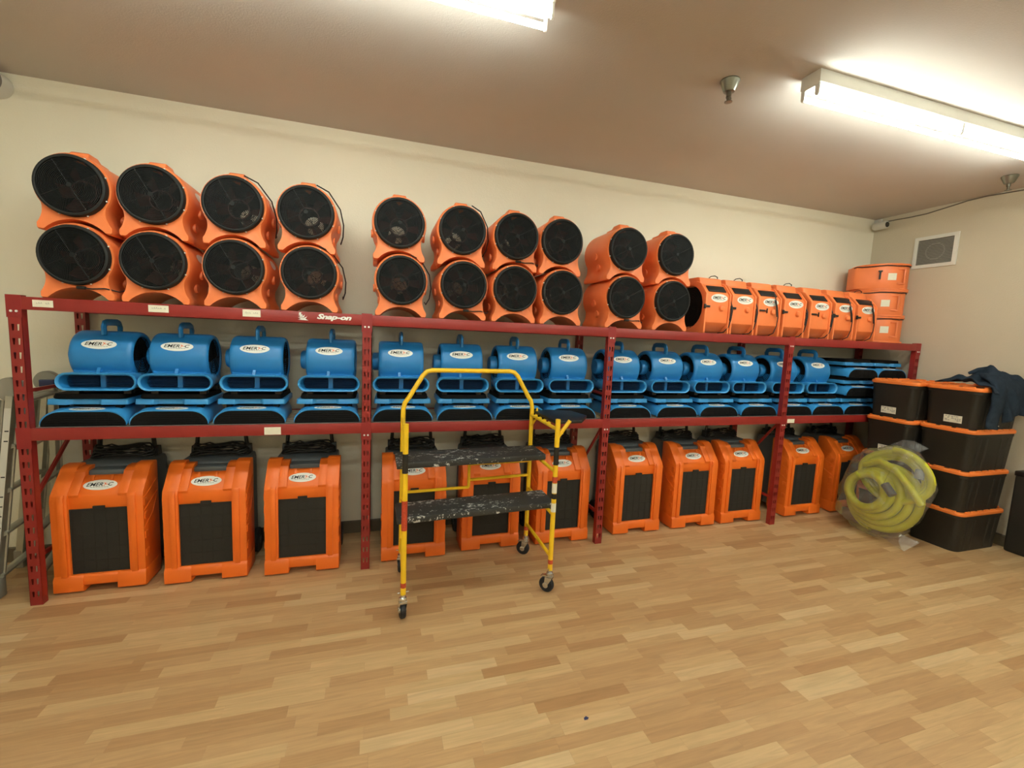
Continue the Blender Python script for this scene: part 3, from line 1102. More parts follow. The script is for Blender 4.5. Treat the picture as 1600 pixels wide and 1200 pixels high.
    def fn(u, d, v):
        return (u - 0.006, 0.058 + v * math.cos(sl) - d * math.sin(sl), 0.6715 + 0.0015 + v * math.sin(sl) + d * math.cos(sl))
    logo(t, 'dehu', fn, 0.088, 0.034)
    return t


deh0 = make_dehu()
DX = [0.300, 0.886, 1.473, 2.240, 2.850, 3.468, 4.212, 4.825, 5.370, 6.193, 6.835]
DX[8] = 5.383
DY = [0.10, 0.075, 0.05, 0.075, 0.11, 0.09, 0.12, 0.118, 0.115, 0.128, 0.13]
for i in range(11):
    lab = 'orange dehumidifier with black front filter, %s along the floor from the ladder' % ORD[i]
    if i == 0:
        deh0.location = (DX[0], DY[0], 0.0)
        deh0['label'] = lab
    else:
        dup(deh0, (DX[i], DY[i], 0.0), random.uniform(-0.01, 0.01), lab)


# ------------------------------------------------------------------ orange drum fans
def make_drum():
    t = thing('drum_fan', '', 'fan', (0, 0, 0), 0, 'drum fans standing on edge on the top shelf')
    h = MB()
    core = [(0.010, 0.095), (0.010, 0.338), (0.022, 0.352), (0.085, 0.425), (0.110, 0.432), (0.125, 0.486), (0.150, 0.495), (0.300, 0.495), (0.325, 0.482), (0.345, 0.440), (0.425, 0.345), (0.452, 0.27), (0.452, 0.17), (0.425, 0.09), (0.37, 0.03), (0.30, 0.008), (0.12, 0.008), (0.075, 0.020)]

    cyy, czz = 0.232, 0.232

    def circ(r, x):
        out = []
        for yy, zz in core:
            d = math.hypot(yy - cyy, zz - czz)
            out.append((x, cyy + r * (yy - cyy) / d, czz + r * (zz - czz) / d))
        return out
    h.loft([circ(0.188, -0.10), circ(0.192, -0.118), [(-0.118, a, b) for a, b in core], [(0.118, a, b) for a, b in core], circ(0.192, 0.118), circ(0.188, 0.10)])
    plate = [(0.0, 0.0), (0.0, 0.343), (0.018, 0.364), (0.080, 0.435), (0.14, 0.458), (0.232, 0.466), (0.33, 0.440), (0.42, 0.36), (0.462, 0.25), (0.455, 0.14), (0.41, 0.05), (0.34, 0.0)]
    plate = [tuple(Vector(plate[i]).lerp(Vector(plate[(i + 1) % len(plate)]), q / 4)) for i in range(len(plate)) for q in range(4)]
    for sx in (-1, 1):
        a, b = sorted((sx * 0.118, sx * 0.136))
        o1 = [(a, p, q) for p, q in plate]
        o2 = [(b, p, q) for p, q in plate]

        def cc(x):
            out = []
            for p, q in plate:
                d = math.hypot(p - cyy, q - czz)
                out.append((x, cyy + 0.196 * (p - cyy) / d, czz + 0.196 * (q - czz) / d))
            return out
        h.loft([o1, o2, cc(b), cc(a)], loop=True)
    h.lathe([(0.026, 0.02), (0.026, -0.008), (0.021, -0.018), (0.0, -0.019)], (0.045, 0.01, 0.222), 'y', 24)
    h.build('housing', M['orange_fan'], t, bevel=0.004, smooth=40)
    for sx in (-1, 1):
        g = MB()
        g.lathe([(0.0, sx * 0.098), (0.19, sx * 0.098), (0.19, sx * 0.104), (0.0, sx * 0.104)], (0, cyy, czz), 'x', 32)
        for k in range(9):
            r = 0.025 + 0.0205 * k
            g.tube([(sx * 0.122, cyy + r * math.cos(2 * PI * i / 32), czz + r * math.sin(2 * PI * i / 32)) for i in range(32)], 0.002, 4, True)
        for k in range(6):
            a = PI * k / 3 + 0.3
            g.tube([(sx * 0.121, cyy + 0.02 * math.cos(a), czz + 0.02 * math.sin(a)), (sx * 0.121, cyy + 0.194 * math.cos(a), czz + 0.194 * math.sin(a))], 0.0026, 4)
        g.build('side_grille', M['matt_black'], t, merge=False)
    sl = math.atan2(0.073, 0.063)

    def rot(p, q, d):
        return (0.022 + p * math.cos(sl) - d * math.sin(sl), 0.352 + p * math.sin(sl) + d * math.cos(sl))
    c = MB()
    a = [rot(0.012, 0, -0.003), rot(0.012, 0, 0.008), rot(0.080, 0, 0.008), rot(0.080, 0, -0.003)]
    c.prism(a, -0.088, 0.100, 'x')
    c.build('control_strip', M['black'], t, bevel=0.002)
    MB().box(-0.022, -0.010, -0.001, 0.0, 0, 0.001)
    return t


drum0 = make_drum()
DRX = [4.815, 5.098, 5.395, 5.697, 6.025, 6.338, 6.645]


def rubber_latch(parent, open_):
    l = MB()
    if open_:
        l.box(-0.118, -0.055, -0.003, 0.006, 0.222, 0.238).box(-0.055, -0.030, -0.003, 0.006, 0.227, 0.233).box(-0.032, -0.024, -0.003, 0.006, 0.208, 0.252)
    else:
        l.box(-0.134, -0.085, -0.003, 0.006, 0.222, 0.240).box(-0.146, -0.128, -0.004, 0.008, 0.212, 0.250)
    l.build('rubber_latch', M['cord'], parent, bevel=0.002)


def drum_cord(kind):
    m = MB()
    if kind == 0:
        p = [(0.145, 0.02, 0.30), (0.150, -0.005, 0.24), (0.152, -0.008, 0.20), (0.146, -0.004, 0.12), (0.13, 0.0, 0.06), (0.10, 0.02, 0.015), (0.07, 0.06, 0.006)]
    else:
        p = [(0.05, 0.02, 0.405), (0.055, -0.006, 0.33), (0.075, -0.012, 0.26), (0.09, -0.012, 0.18), (0.085, -0.012, 0.10), (0.06, -0.006, 0.03), (0.04, 0.03, 0.006)]
    m.tube(p, 0.0045, 6)
    m.tube([(q[0] - 0.012, q[1] + 0.001, q[2]) for q in p[1:4]], 0.0045, 6)
    return m.mesh('cord', M['cord'])


top_loop = MB().tube([(0.02, 0.18, 0.494), (0.04, 0.17, 0.515), (0.075, 0.16, 0.522), (0.105, 0.16, 0.512), (0.115, 0.17, 0.494)], 0.004, 6).mesh('cord', M['cord'])
flat_proto = None
for i in range(7):
    lab = 'orange drum fan standing on edge, %s of seven along from the tall fan stacks' % ORD[i]
    if i == 0:
        o = drum0
        # a bare copy, kept for the three that lie flat
        flat_proto = dup(drum0, (0, 0, 0))
    else:
        o = dup(flat_proto, (0, 0, 0), 0.0)
        o['group'] = 'drum fans standing on edge on the top shelf'
    o.location = (DRX[i], 0.03, 1.8225)
    o['label'] = lab

    def fnd(u, d, v):
        return (u + 0.015, 0.010 - d, 0.308 + v)
    logo(o, 'drum', fnd, 0.088, 0.036)
    rubber_latch(o, i in (2, 4))
    if i in (0, 1, 3, 4):
        put('cord', drum_cord(0), o)
    else:
        put('cord', drum_cord(1), o)
    if i in (0, 1, 3, 6):
        put('cord', top_loop, o)

# three drums lying flat against the end of the shelf
FLX, FLY = 7.165, 0.318
for k, pos in enumerate(('bottom', 'middle', 'topmost')):
    o = flat_proto if k == 2 else dup(flat_proto, (0, 0, 0))
    o['label'] = 'orange drum fan lying flat, %s of three stacked beside the wall vent' % pos
    o['group'] = 'drum fans stacked flat at the end of the top shelf'
    yawk = PI * 0.985 - 0.62 + (0.05, -0.04, 0.10)[k]
    o.rotation_euler = (0, PI / 2, yawk)
    # bring the drum's axis over the stack centre
    R_ = Matrix.Rotation(yawk, 3, 'Z') @ Matrix.Rotation(PI / 2, 3, 'Y')
    c = R_ @ Vector((0, 0.232, 0.232))
    o.location = (FLX - c.x, FLY - c.y, 1.8225 + 0.136 + 0.2735 * k)
    st = MB().box(-0.035, 0.035, 0.4530, 0.4545, 0.175, 0.25)
    st.build('white_sticker', M['paper'], o, smooth=0)
    if k == 2:
        MB().box(-0.05, 0.03, 0.4530, 0.459, 0.315, 0.330).box(-0.062, -0.048, 0.4530, 0.460, 0.305, 0.340).build('rubber_latch', M['cord'], o)
    w = MB().box(-0.085, 0.075, 0.4525, 0.4585, 0.10, 0.112).box(-0.085, -0.073, 0.4525, 0.4585, 0.10, 0.165).box(0.063, 0.075, 0.4525, 0.4585, 0.10, 0.165)
    w.build('side_recess', M['orange_fan'], o, bevel=0.002)
    gp = [(0.300, 0.500), (0.330, 0.486), (0.350, 0.446), (0.430, 0.350), (0.458, 0.272), (0.458, 0.168), (0.430, 0.085), (0.372, 0.024), (0.300, 0.003)]
    gm = MB().tube([(-0.110 + 0.004 * math.sin(2.3 * i + k), a_, b_) for i, (a_, b_) in enumerate(gp)], 0.005, 6)
    gm.build('cord', M['cord'], o)


# ------------------------------------------------------------------ yellow rolling step platform
plat = thing('step_platform', 'yellow tube-frame rolling step platform with two black paint-splattered boards', 'step platform', (0, 0, 0))
FL, FR = Vector((2.118, -0.637, 0)), Vector((3.090, -0.571, 0))
BL, BR = Vector((2.134, -0.107, 0)), Vector((3.100, -0.040, 0))
PR = 0.0165


def V3(p, z):
    return (p.x, p.y, z)


bf = MB()
ed = (BR - BL).normalized()


def bl(s, z):
    p = BL + (BR - BL) * s
    return (p.x, p.y, z)


loop = [bl(0, 0.16), bl(0, 1.19), bl(0.012, 1.235), bl(0.04, 1.272), bl(0.135, 1.425), bl(0.165, 1.452), bl(0.20, 1.460), bl(0.80, 1.460), bl(0.835, 1.452), bl(0.865, 1.425), bl(0.96, 1.272), bl(0.988, 1.235), bl(1, 1.19), bl(1, 0.16)]
bf.tube(loop, PR, 12)
bf.build('guard_rail', M['yellow'], plat)
for p in (FL, FR):
    MB().tube([V3(p, 0.16), V3(p, 1.195)], PR, 12).build('post', M['yellow'], plat)
for p, q in ((BL, FL), (BR, FR)):
    for z in (0.255, 0.548, 0.842):
        MB().tube([V3(p, z), V3(q, z)], 0.0125, 10).build('rung', M['yellow'], plat)
    MB().tube([V3(p, 1.125), V3(q, 1.125)], 0.012, 10).build('rung', M['yellow'], plat)
zb = MB()
zb.tube([bl(0.0, 0.597), bl(0.50, 0.594)], 0.011, 8)
zb.tube([bl(0.50, 0.594), bl(0.50, 0.770)], 0.011, 8)
zb.tube([bl(0.50, 0.650), bl(1.0, 0.652)], 0.011, 8)
zb.tube([bl(0.50, 0.770), bl(1.0, 0.765)], 0.011, 8)
zb.build('cross_brace', M['yellow'], plat)
for k in range(4):
    q = BR.lerp(FR, 0.18 + 0.17 * k)
    MB().lathe([(0.0, -0.006), (0.016, 0.0), (0.014, 0.012), (0.0, 0.019)], (q.x, q.y, 1.130), 'z', 10).build('notch_stud', M['yellow'], plat)
MB().tube([(BR.x + 0.03, BR.y - 0.02, 1.10), (BR.x + 0.035, BR.y - 0.02, 1.185)], [0.012, 0.006], 8).build('tray_pin', M['yellow'], plat)
gus = MB()
gus.tube([V3(FR, 1.07), (FR.x + 0.085, FR.y, 1.185)], 0.013, 8)
gus.build('hook', M['yellow'], plat)
MB().tube([V3(BR, 1.04), (BR.x + 0.01, BR.y - 0.09, 1.122)], 0.008, 8).build('gusset', M['yellow'], plat)


def board(c0, c1, c2, c3, z):
    # planks: corners at the front edge (c0, c1) and the back edge (c2, c3)
    return MB().loft([[(*c0, z - 0.040), (*c1, z - 0.040), (*c2, z - 0.040), (*c3, z - 0.040)], [(*c0, z), (*c1, z), (*c2, z), (*c3, z)]])


b1 = board((2.082, -0.405), (3.115, -0.336), (3.115, -0.062), (2.082, -0.125), 0.895)
b1.build('step_board', M['splat'], plat, bevel=0.006)
b2 = board((2.080, -0.560), (3.135, -0.490), (3.135, -0.235), (2.080, -0.300), 0.600)
b2.build('step_board', M['splat'], plat, bevel=0.006)
tr = MB().prism([(3.122, -0.46), (3.122, -0.03), (3.25, 0.0), (3.42, -0.06), (3.455, -0.26), (3.33, -0.44)], 1.138, 1.160, 'z')
tr.build('tool_tray', M['black'], plat, bevel=0.004)


def collar(p, z0, z1, m, name, r=0.0172):
    MB().tube([V3(p, z0), V3(p, z1)], r, 14).build(name, M[m], plat)


collar(FL, 0.905, 1.02, 'sticker_black', 'sticker')
collar(FL, 0.56, 0.74, 'sticker_red', 'sticker')
collar(FL, 0.205, 0.235, 'sticker_red', 'sticker')
collar(FR, 0.89, 1.01, 'sticker_black', 'sticker')
collar(FR, 0.77, 0.81, 'sticker_red', 'sticker')
collar(FR, 0.70, 0.765, 'paper', 'sticker')
collar(FR, 0.66, 0.695, 'sticker_black', 'sticker')
collar(FR, 0.57, 0.63, 'paper', 'sticker')
collar(FR, 0.205, 0.235, 'sticker_red', 'sticker')
collar(BR, 0.205, 0.235, 'sticker_red', 'sticker')


def caster(p, ang):
    e = bpy.data.objects.new('caster', None)
    COL.objects.link(e)
    e.parent = plat
    e.location = (p.x, p.y, 0)
    e.rotation_euler = (0, 0, ang)
    w = MB().lathe([(0.018, -0.014), (0.046, -0.016), (0.052, -0.010), (0.052, 0.010), (0.046, 0.016), (0.018, 0.014)], (0, 0.020, 0.0525), 'x', 28, closed=True)
    w.build('wheel', M['rubber'], e)
    f = MB()
    f.lathe([(0.020, -0.024), (0.020, 0.024), (0.0, 0.026)], (0, 0.020, 0.0525), 'x', 14)
    for sx in (-1, 1):
        f.prism([(0.010, 0.045), (0.030, 0.045), (0.026, 0.112), (-0.022, 0.124), (-0.022, 0.104)], sx * 0.021 - 0.0015, sx * 0.021 + 0.0015, 'x')
    f.prism([(-0.022, 0.122), (-0.022, 0.108), (0.026, 0.108), (0.026, 0.122)], -0.0225, 0.0225, 'x')
    f.lathe([(0.021, 0.118), (0.024, 0.128), (0.022, 0.142), (0.013, 0.146), (0.013, 0.165), (0.0, 0.165)], (0, 0, 0), 'z', 16)
    f.prism([(0.03, 0.118), (0.062, 0.108), (0.062, 0.102), (0.03, 0.108)], -0.015, 0.015, 'x')
    f.tube([(-0.034, 0, 0.172), (0.034, 0, 0.172)], 0.0035, 6)
    f.build('fork', M['chrome'], e, bevel=0.001)


caster(FL, 0.12)
caster(FR, 0.75)
caster(BL, -0.25)
caster(BR, 0.9)


# ------------------------------------------------------------------ totes
def rrect(hx, hy, r, z, n=5):
    out = []
    for cx, cy, a0 in ((hx - r, hy - r, 0), (-(hx - r), hy - r, PI / 2), (-(hx - r), -(hy - r), PI), (hx - r, -(hy - r), 1.5 * PI)):
        for i in range(n + 1):
            a = a0 + PI / 2 * i / n
            out.append((cx + r * math.cos(a), cy + r * math.sin(a), z))
    return out


def make_tote():
    t = thing('storage_tote', '', 'storage box', (0, 0, 0), 0, 'black storage totes with orange lids')
    b = MB()
    b.loft([rrect(0.276, 0.176, 0.06, 0.004), rrect(0.282, 0.181, 0.06, 0.0), rrect(0.284, 0.183, 0.06, 0.012), rrect(0.300, 0.197, 0.06, 0.300), rrect(0.304, 0.200, 0.06, 0.305), rrect(0.304, 0.200, 0.06, 0.332)])
    for sx in (-1, 1):
        for yy in ():
            b.loft([[(sx * (0.282 + 0.016 * k), yy - 0.018, 0.02 + 0.27 * k), (sx * (0.286 + 0.016 * k), yy - 0.012, 0.02 + 0.27 * k), (sx * (0.286 + 0.016 * k), yy + 0.012, 0.02 + 0.27 * k), (sx * (0.282 + 0.016 * k), yy + 0.018, 0.02 + 0.27 * k)] for k in (0, 1)])
        for xx in (-0.19, -0.10, 0.10, 0.19):
            b.loft([[(xx - 0.02, sx * (0.181 + 0.014 * k), 0.02 + 0.27 * k), (xx - 0.014, sx * (0.185 + 0.014 * k), 0.02 + 0.27 * k), (xx + 0.014, sx * (0.185 + 0.014 * k), 0.02 + 0.27 * k), (xx + 0.02, sx * (0.181 + 0.014 * k), 0.02 + 0.27 * k)] for k in (0, 1)])
    b.build('tub', M['tote'], t, smooth=40)
    l = MB()
    l.loft([rrect(0.300, 0.196, 0.06, 0.330), rrect(0.312, 0.206, 0.065, 0.330), rrect(0.314, 0.208, 0.065, 0.336), rrect(0.314, 0.208, 0.065, 0.356), rrect(0.306, 0.200, 0.06, 0.362), rrect(0.288, 0.184, 0.055, 0.362), rrect(0.284, 0.180, 0.055, 0.352)], cap0=False)
    for sy in (-1, 1):
        for xx in (-0.215, -0.135, -0.045, 0.045, 0.135, 0.215):
            l.box(xx - 0.030, xx + 0.030, min(sy * 0.186, sy * 0.202), max(sy * 0.186, sy * 0.202), 0.360, 0.371)
    for sx in (-1, 1):
        for yy in (-0.115, 0.0, 0.115):
            l.box(min(sx * 0.290, sx * 0.308), max(sx * 0.290, sx * 0.308), yy - 0.040, yy + 0.040, 0.360, 0.371)
    l.build('lid', M['tote_lid'], t, bevel=0.002, smooth=40)
    return t


def tote_label(o, yy, z):
    e = MB().box(-0.001, 0.001, yy - 0.065, yy + 0.065, z - 0.032, z + 0.032)
    th = math.atan2(0.016, 0.288)
    xs = -0.284 - 0.0165 * (z / 0.288) - 0.0058
    fn = lambda x, y_, zz: (xs + x + (z - zz) * math.tan(th), y_, zz)
    e.map(fn).build('paper_label', M['paper'], o, smooth=0)
    s = MB()
    r = random.Random(5)
    for k in range(5):
        zz = z + 0.022 - 0.009 * k
        y1 = yy + 0.055
        while y1 > yy - 0.05:
            w = r.uniform(0.006, 0.02)
            if r.random() > 0.3:
                s.box(-0.0015, -0.0011, y1 - w, y1, zz - 0.002, zz + 0.002)
            y1 -= w + 0.005
    s.map(fn).build('fine_print', M['ink_grey'], o, smooth=0)


tote0 = make_tote()
TH = 0.3635
cols = [('stack under the navy jacket', 7.100, -0.647, [0.0, -0.02, -0.008, 0.006], ['bottom', 'second from bottom', 'second from top', 'top']),
        ('stack standing against the red rack', 7.020, -0.2245, [0.0, 0.0, 0.0, 0.006], ['bottom', 'second from bottom', 'second from top', 'top'])]
first = True
for nm, cx, cy, off, pos in cols:
    for k in range(4):
        lab = 'black tote with orange lid, %s of the %s' % (pos[k], nm)
        loc = (cx + off[k], cy, TH * k)
        if first:
            o = tote0
            o.location = loc
            o['label'] = lab
            first = False
        else:
            o = dup(tote0, loc, 0.0, lab)
        o['_k'] = k
        if 'jacket' in nm and k == 3:
            lab_b = o
        if 'rack' in nm and k == 3:
            lab_a = o
        if 'rack' in nm and k == 2:
            lab_c = o
tote_label(lab_b, -0.03, 0.075)
tote_label(lab_a, 0.01, 0.075)
tote_label(lab_c, -0.01, 0.06)
for o in list(scene.objects):
    if '_k' in o.keys():
        del o['_k']

# slim black case against the right-hand wall
case = thing('slim_case', 'slim black case standing on edge between the wall and the totes', 'case', (7.405, -1.18, 0))
MB().box(-0.052, 0.052, -0.29, 0.29, 0.0, 0.70).build('body', M['tote'], case, bevel=0.02, segs=3)
MB().box(-0.056, 0.056, -0.295, 0.295, 0.69, 0.735).build('lid', M['black'], case, bevel=0.01, segs=2)


# ------------------------------------------------------------------ navy jacket over the top tote
def make_jacket():
    jt = thing('jacket', 'dark navy jacket slung over the top tote, a sleeve hanging down', 'jacket', (0, 0, 0))
    LT = TH * 3 + 0.372
    edge_y = -0.860
    nu, nv = 34, 40
    r = random.Random(4)
    G_ = []
    for j in range(nv):
        rowp = []
        t = j / (nv - 1)
        for i in range(nu):
            s = i / (nu - 1)
            x = 6.875 + 0.535 * s
            back_y = -0.50 - 0.05 * math.sin(3 * s) + 0.10 * max(0, 0.25 - s)
            flat_len = abs(edge_y - back_y)
            hang = 0.34 - 0.16 * s if s > 0.26 else 0.05
            hang += 0.03 * math.sin(9 * s)
            total = flat_len + max(hang, 0.03)
            d = t * total
            if d < flat_len:
                yy = back_y - d
                k = d / flat_len
                z = LT + 0.006 + 0.125 * math.sin(PI * min(1, k * 0.92 + 0.03)) ** 0.8 * (0.10 + 0.90 * math.sin(PI * min(1, 0.04 + 0.72 * s)) ** 1.1)
                z += 0.026 * math.sin(11 * s + 4 * k) * math.sin(PI * k) + 0.020 * math.sin(23 * s - 9 * k + 1) * math.sin(PI * k) + 0.012 * math.sin(17 * s + 21 * k) * math.sin(PI * k)
            else:
                e = d - flat_len
                yy = edge_y - 0.014 - 0.030 * (1 - math.exp(-e * 18)) - 0.026 * math.sin(15 * s + 7 * e) * min(1, e * 6) - 0.016 * math.sin(31 * s - 9 * e) * min(1, e * 5)
                z = LT + 0.008 - e + 0.012 * math.sin(7 * s)
            rowp.append((x + 0.012 * math.sin(6 * t + 5 * s), yy, z))
        G_.append(rowp)
    m = MB()
    v = [p for rw in G_ for p in rw]
    m.add(v, [(j * nu + i, j * nu + i + 1, (j + 1) * nu + i + 1, (j + 1) * nu + i) for j in range(nv - 1) for i in range(nu - 1)])
    body = m.build('body', M['navy'], jt, smooth=80)
    so = body.modifiers.new('thick', 'SOLIDIFY')
    so.thickness = 0.008
    so.offset = 1.0
    # sleeve: flattened tube that rolls over the lid's corner and hangs down the front
    path = [(7.06, -0.74, LT + 0.095), (7.00, -0.80, LT + 0.080), (6.965, -0.855, LT + 0.045), (6.945, -0.895, LT - 0.02), (6.930, -0.900, LT - 0.10), (6.915, -0.898, LT - 0.20), (6.905, -0.895, LT - 0.29), (6.90, -0.893, LT - 0.345)]
    rad = [0.055, 0.062, 0.064, 0.064, 0.062, 0.058, 0.056, 0.060]
    P = [Vector(p) for p in path]
    fine, fr = [], []
    for i in range(len(P) - 1):
        for k in range(4):
            q = k / 4
            fine.append(P[i].lerp(P[i + 1], q))
            fr.append(rad[i] * (1 - q) + rad[i + 1] * q)
    fine.append(P[-1])
    fr.append(rad[-1])
    rings = []
    for i, p in enumerate(fine):
        tn = (fine[min(i + 1, len(fine) - 1)] - fine[max(i - 1, 0)]).normalized()
        sd = Vector((1, -0.15, 0))
        sd = (sd - tn * sd.dot(tn)).normalized()
        nn = tn.cross(sd)
        ring = []
        for j in range(18):
            a = 2 * PI * j / 18
            w = 1 + 0.10 * math.sin(3 * a + i * 0.7) + 0.06 * math.sin(5 * a - i)
            ring.append(tuple(p + sd * (fr[i] * w * math.cos(a)) + nn * (fr[i] * 0.42 * w * math.sin(a))))
        rings.append(ring)
    MB().loft(rings).build('sleeve', M['navy'], jt, smooth=80)
    # collar roll at the crest
    cr = [(7.05, -0.62, LT + 0.105), (7.10, -0.66, LT + 0.135), (7.19, -0.69, LT + 0.15), (7.28, -0.67, LT + 0.14), (7.34, -0.63, LT + 0.11)]
    MB().tube(cr, [0.012, 0.024, 0.028, 0.026, 0.014], 10).build('collar', M['navy'], jt, smooth=80)
    MB().lathe([(0.006, 0), (0.006, -0.004), (0, -0.004)], (6.925, -0.9245, LT - 0.315), 'y', 10).build('snap_button', M['chrome'], jt)


make_jacket()

# ------------------------------------------------------------------ hoses in a clear bag
BAG_LEAN = math.radians(10.5)


def bagp(u, v, d):
    """u along the floor towards the camera, v up the leaning face, d out of the face"""
    x = 6.44 + v * math.sin(BAG_LEAN) - d * math.cos(BAG_LEAN)
    return (x, -0.40 - u, 0.012 + v * math.cos(BAG_LEAN) + d * math.sin(BAG_LEAN))


hA = thing('coiled_hose', 'yellow hose coiled into a round bundle, front coil in the clear bag', 'hose', (0, 0, 0))
m = MB()
path = []
turns = 5
n = 30
for i in range(turns * n + 12):
    a = 2 * PI * i / n
    k = i / n
    e = max(0.0, k - 1.05)
    R_ = 0.158 + 0.040 * e
    cu, cv = -0.095 + 0.022 * e, 0.385 - 0.008 * e
    path.append(bagp(cu + R_ * math.cos(a + 2.2) * 0.98, max(0.045, cv + R_ * 0.98 * math.sin(a + 2.2)), 0.095 - 0.030 * k + 0.006 * math.sin(2 * a)))
m.tube(path, 0.034, 12)
m.build('hose', M['hose'], hA, smooth=70)
MB().tube([bagp(0.07, 0.50, 0.125), bagp(0.15, 0.42, 0.120)], 0.034, 14).build('coupling', M['coupling'], hA)
hB = thing('coiled_hose', 'yellow hose coil bulging at the top of the clear bag', 'hose', (0, 0, 0))
m = MB()
path = []
for i in range(3 * n + 8):
    a = 2 * PI * i / n
    k = i / n
    R_ = 0.205 + 0.026 * k
    path.append(bagp(0.03 + 0.006 * k + R_ * 1.02 * math.cos(a + 0.3), 0.585 + R_ * 0.82 * math.sin(a + 0.3), -0.055 + 0.02 * k + 0.02 * math.sin(3 * a)))
m.tube(path, 0.030, 12)
m.tube([bagp(-0.20, 0.62, 0.03), bagp(-0.05, 0.69, 0.05), bagp(0.09, 0.65, 0.07), bagp(0.22, 0.53, 0.06), bagp(0.33, 0.40, 0.03)], 0.030, 12)
m.build('hose', M['hose'], hB, smooth=70)
MB().tube([bagp(0.255, 0.62, 0.03), bagp(0.245, 0.70, 0.02)], 0.035, 14).build('coupling', M['coupling'], hB)
bag = MB()
rings = []
nb = 44
r = random.Random(9)
prof = [(-0.16, 0.16), (-0.15, 0.62), (-0.11, 0.84), (-0.04, 0.96), (0.03, 1.0), (0.10, 0.97), (0.15, 0.80), (0.165, 0.45), (0.165, 0.10)]
for d, s in prof:
    ring = []
    for i in range(nb):
        a = 2 * PI * i / nb
        rr = 1 + 0.030 * math.sin(5 * a + 9 * d + 0.6) + 0.024 * math.sin(11 * a + 30 * d) + 0.020 * r.uniform(-1, 1)
        u = 0.015 + 0.352 * s * rr * math.copysign(abs(math.cos(a)) ** 0.9, math.cos(a)) + 0.05 * math.sin(a)
        v = 0.425 + 0.435 * s * rr * math.copysign(abs(math.sin(a)) ** 0.9, math.sin(a))
        ring.append(bagp(u, max(v, -0.004 + 0.004 * math.sin(9 * a)), d + 0.014 * r.uniform(-1, 1)))
    rings.append(ring)
bag.loft(rings)
# loose corner of film on the floor and a crumpled mouth
bag.add([bagp(0.16, 0.03, 0.12), bagp(0.27, 0.12, 0.12), bagp(0.40, 0.10, 0.06), bagp(0.36, -0.005, 0.17), bagp(0.30, 0.05, 0.15)], [(0, 4, 1), (1, 4, 2), (2, 4, 3), (3, 4, 0)])
bag.add([bagp(0.0, 0.84, -0.02), bagp(0.14, 0.83, -0.04), bagp(0.20, 0.90, -0.10), bagp(0.10, 0.94, -0.06), bagp(0.02, 0.93, -0.05), bagp(-0.06, 0.86, -0.02)], [(0, 1, 3), (1, 2, 3), (0, 3, 4), (0, 4, 5)])
bo = bag.build('plastic_bag', M['film'], None, smooth=24, merge=False)
tag(bo, 'clear plastic bag around the yellow hoses, leaning on the totes', 'bag')


# ------------------------------------------------------------------ aluminium ladder beside the rack
lad = thing('folding_ladder', 'folded aluminium multi-position ladder standing beside the rack end', 'ladder', (0, 0, 0))
RW = 0.030


def rail(p, q, name='rail', w=0.016, dpt=0.034):
    p, q = Vector(p), Vector(q)
    t = (q - p).normalized()
    sx = Vector((1, 0, 0))
    sx = (sx - t * sx.dot(t)).normalized()
    sy = t.cross(sx)
    ring = lambda c: [tuple(c + sx * a + sy * b) for a, b in ((-w, -dpt), (w, -dpt), (w, -dpt * 0.7), (w * 0.55, -dpt * 0.6), (w * 0.55, dpt * 0.6), (w, dpt * 0.7), (w, dpt), (-w, dpt), (-w, dpt * 0.7), (-w * 0.55, dpt * 0.6), (-w * 0.55, -dpt * 0.6), (-w, -dpt * 0.7))]
    return MB().loft([ring(p), ring(q)]).build(name, M['alu'], lad, smooth=0)


secs = [((-0.075, 0.12, 1.25), (-0.235, 0.14, 0.05), (-0.150, 0.545, 1.25), (-0.285, 0.545, 0.05)),
        ((-0.040, 0.13, 1.25), (-0.040, 0.15, 0.03), (-0.118, 0.54, 1.25), (-0.150, 0.54, 0.03))]
for a, b, c, d in secs:
    rail(a, b)
    rail(c, d)
    for k in range(5):
        t = 0.03 + 0.225 * k
        p = Vector(a).lerp(Vector(b), t)
        q = Vector(c).lerp(Vector(d), t)
        mm = MB()
        mm.tube([tuple(p), tuple(q)], 0.016, 8, rx=0.026)
        mm.build('rung', M['alu'], lad, smooth=50)
    for e in (b, d):
        MB().box(e[0] - 0.026, e[0] + 0.026, e[1] - 0.036, e[1] + 0.036, 0.0, 0.13).build('foot', M['alu_grey'], lad, bevel=0.010)
for yy, x in ((0.125, -0.086), (0.545, -0.150)):
    MB().lathe([(0.0, -0.022), (0.066, -0.022), (0.07, -0.012), (0.07, 0.012), (0.066, 0.022), (0.0, 0.022)], (x, yy, 1.285), 'y', 28).build('hinge', M['alu_grey'], lad)
MB().box(-0.175, -0.095, 0.50, 0.522, 1.25, 1.30).build('release_cap', M['navy_cap'], lad, bevel=0.006)
rail((-0.150, 0.11, 1.22), (-0.310, 0.13, 0.05), w=0.022)
rail((-0.225, 0.55, 1.22), (-0.360, 0.55, 0.05), w=0.018)
MB().box(-0.336, -0.284, 0.094, 0.166, 0.0, 0.13).build('foot', M['alu_grey'], lad, bevel=0.010)
MB().box(-0.386, -0.334, 0.514, 0.586, 0.0, 0.13).build('foot', M['alu_grey'], lad, bevel=0.010)
# lettered plate on the outer rail, scale marks down the inner one
a, b = Vector((-0.150, 0.11, 1.22)), Vector((-0.310, 0.13, 0.05))
pl = MB()


def on_rail(u, t, off=0.0):
    p = a.lerp(b, t)
    return (p.x + u, p.y - 0.0355 - off, p.z)


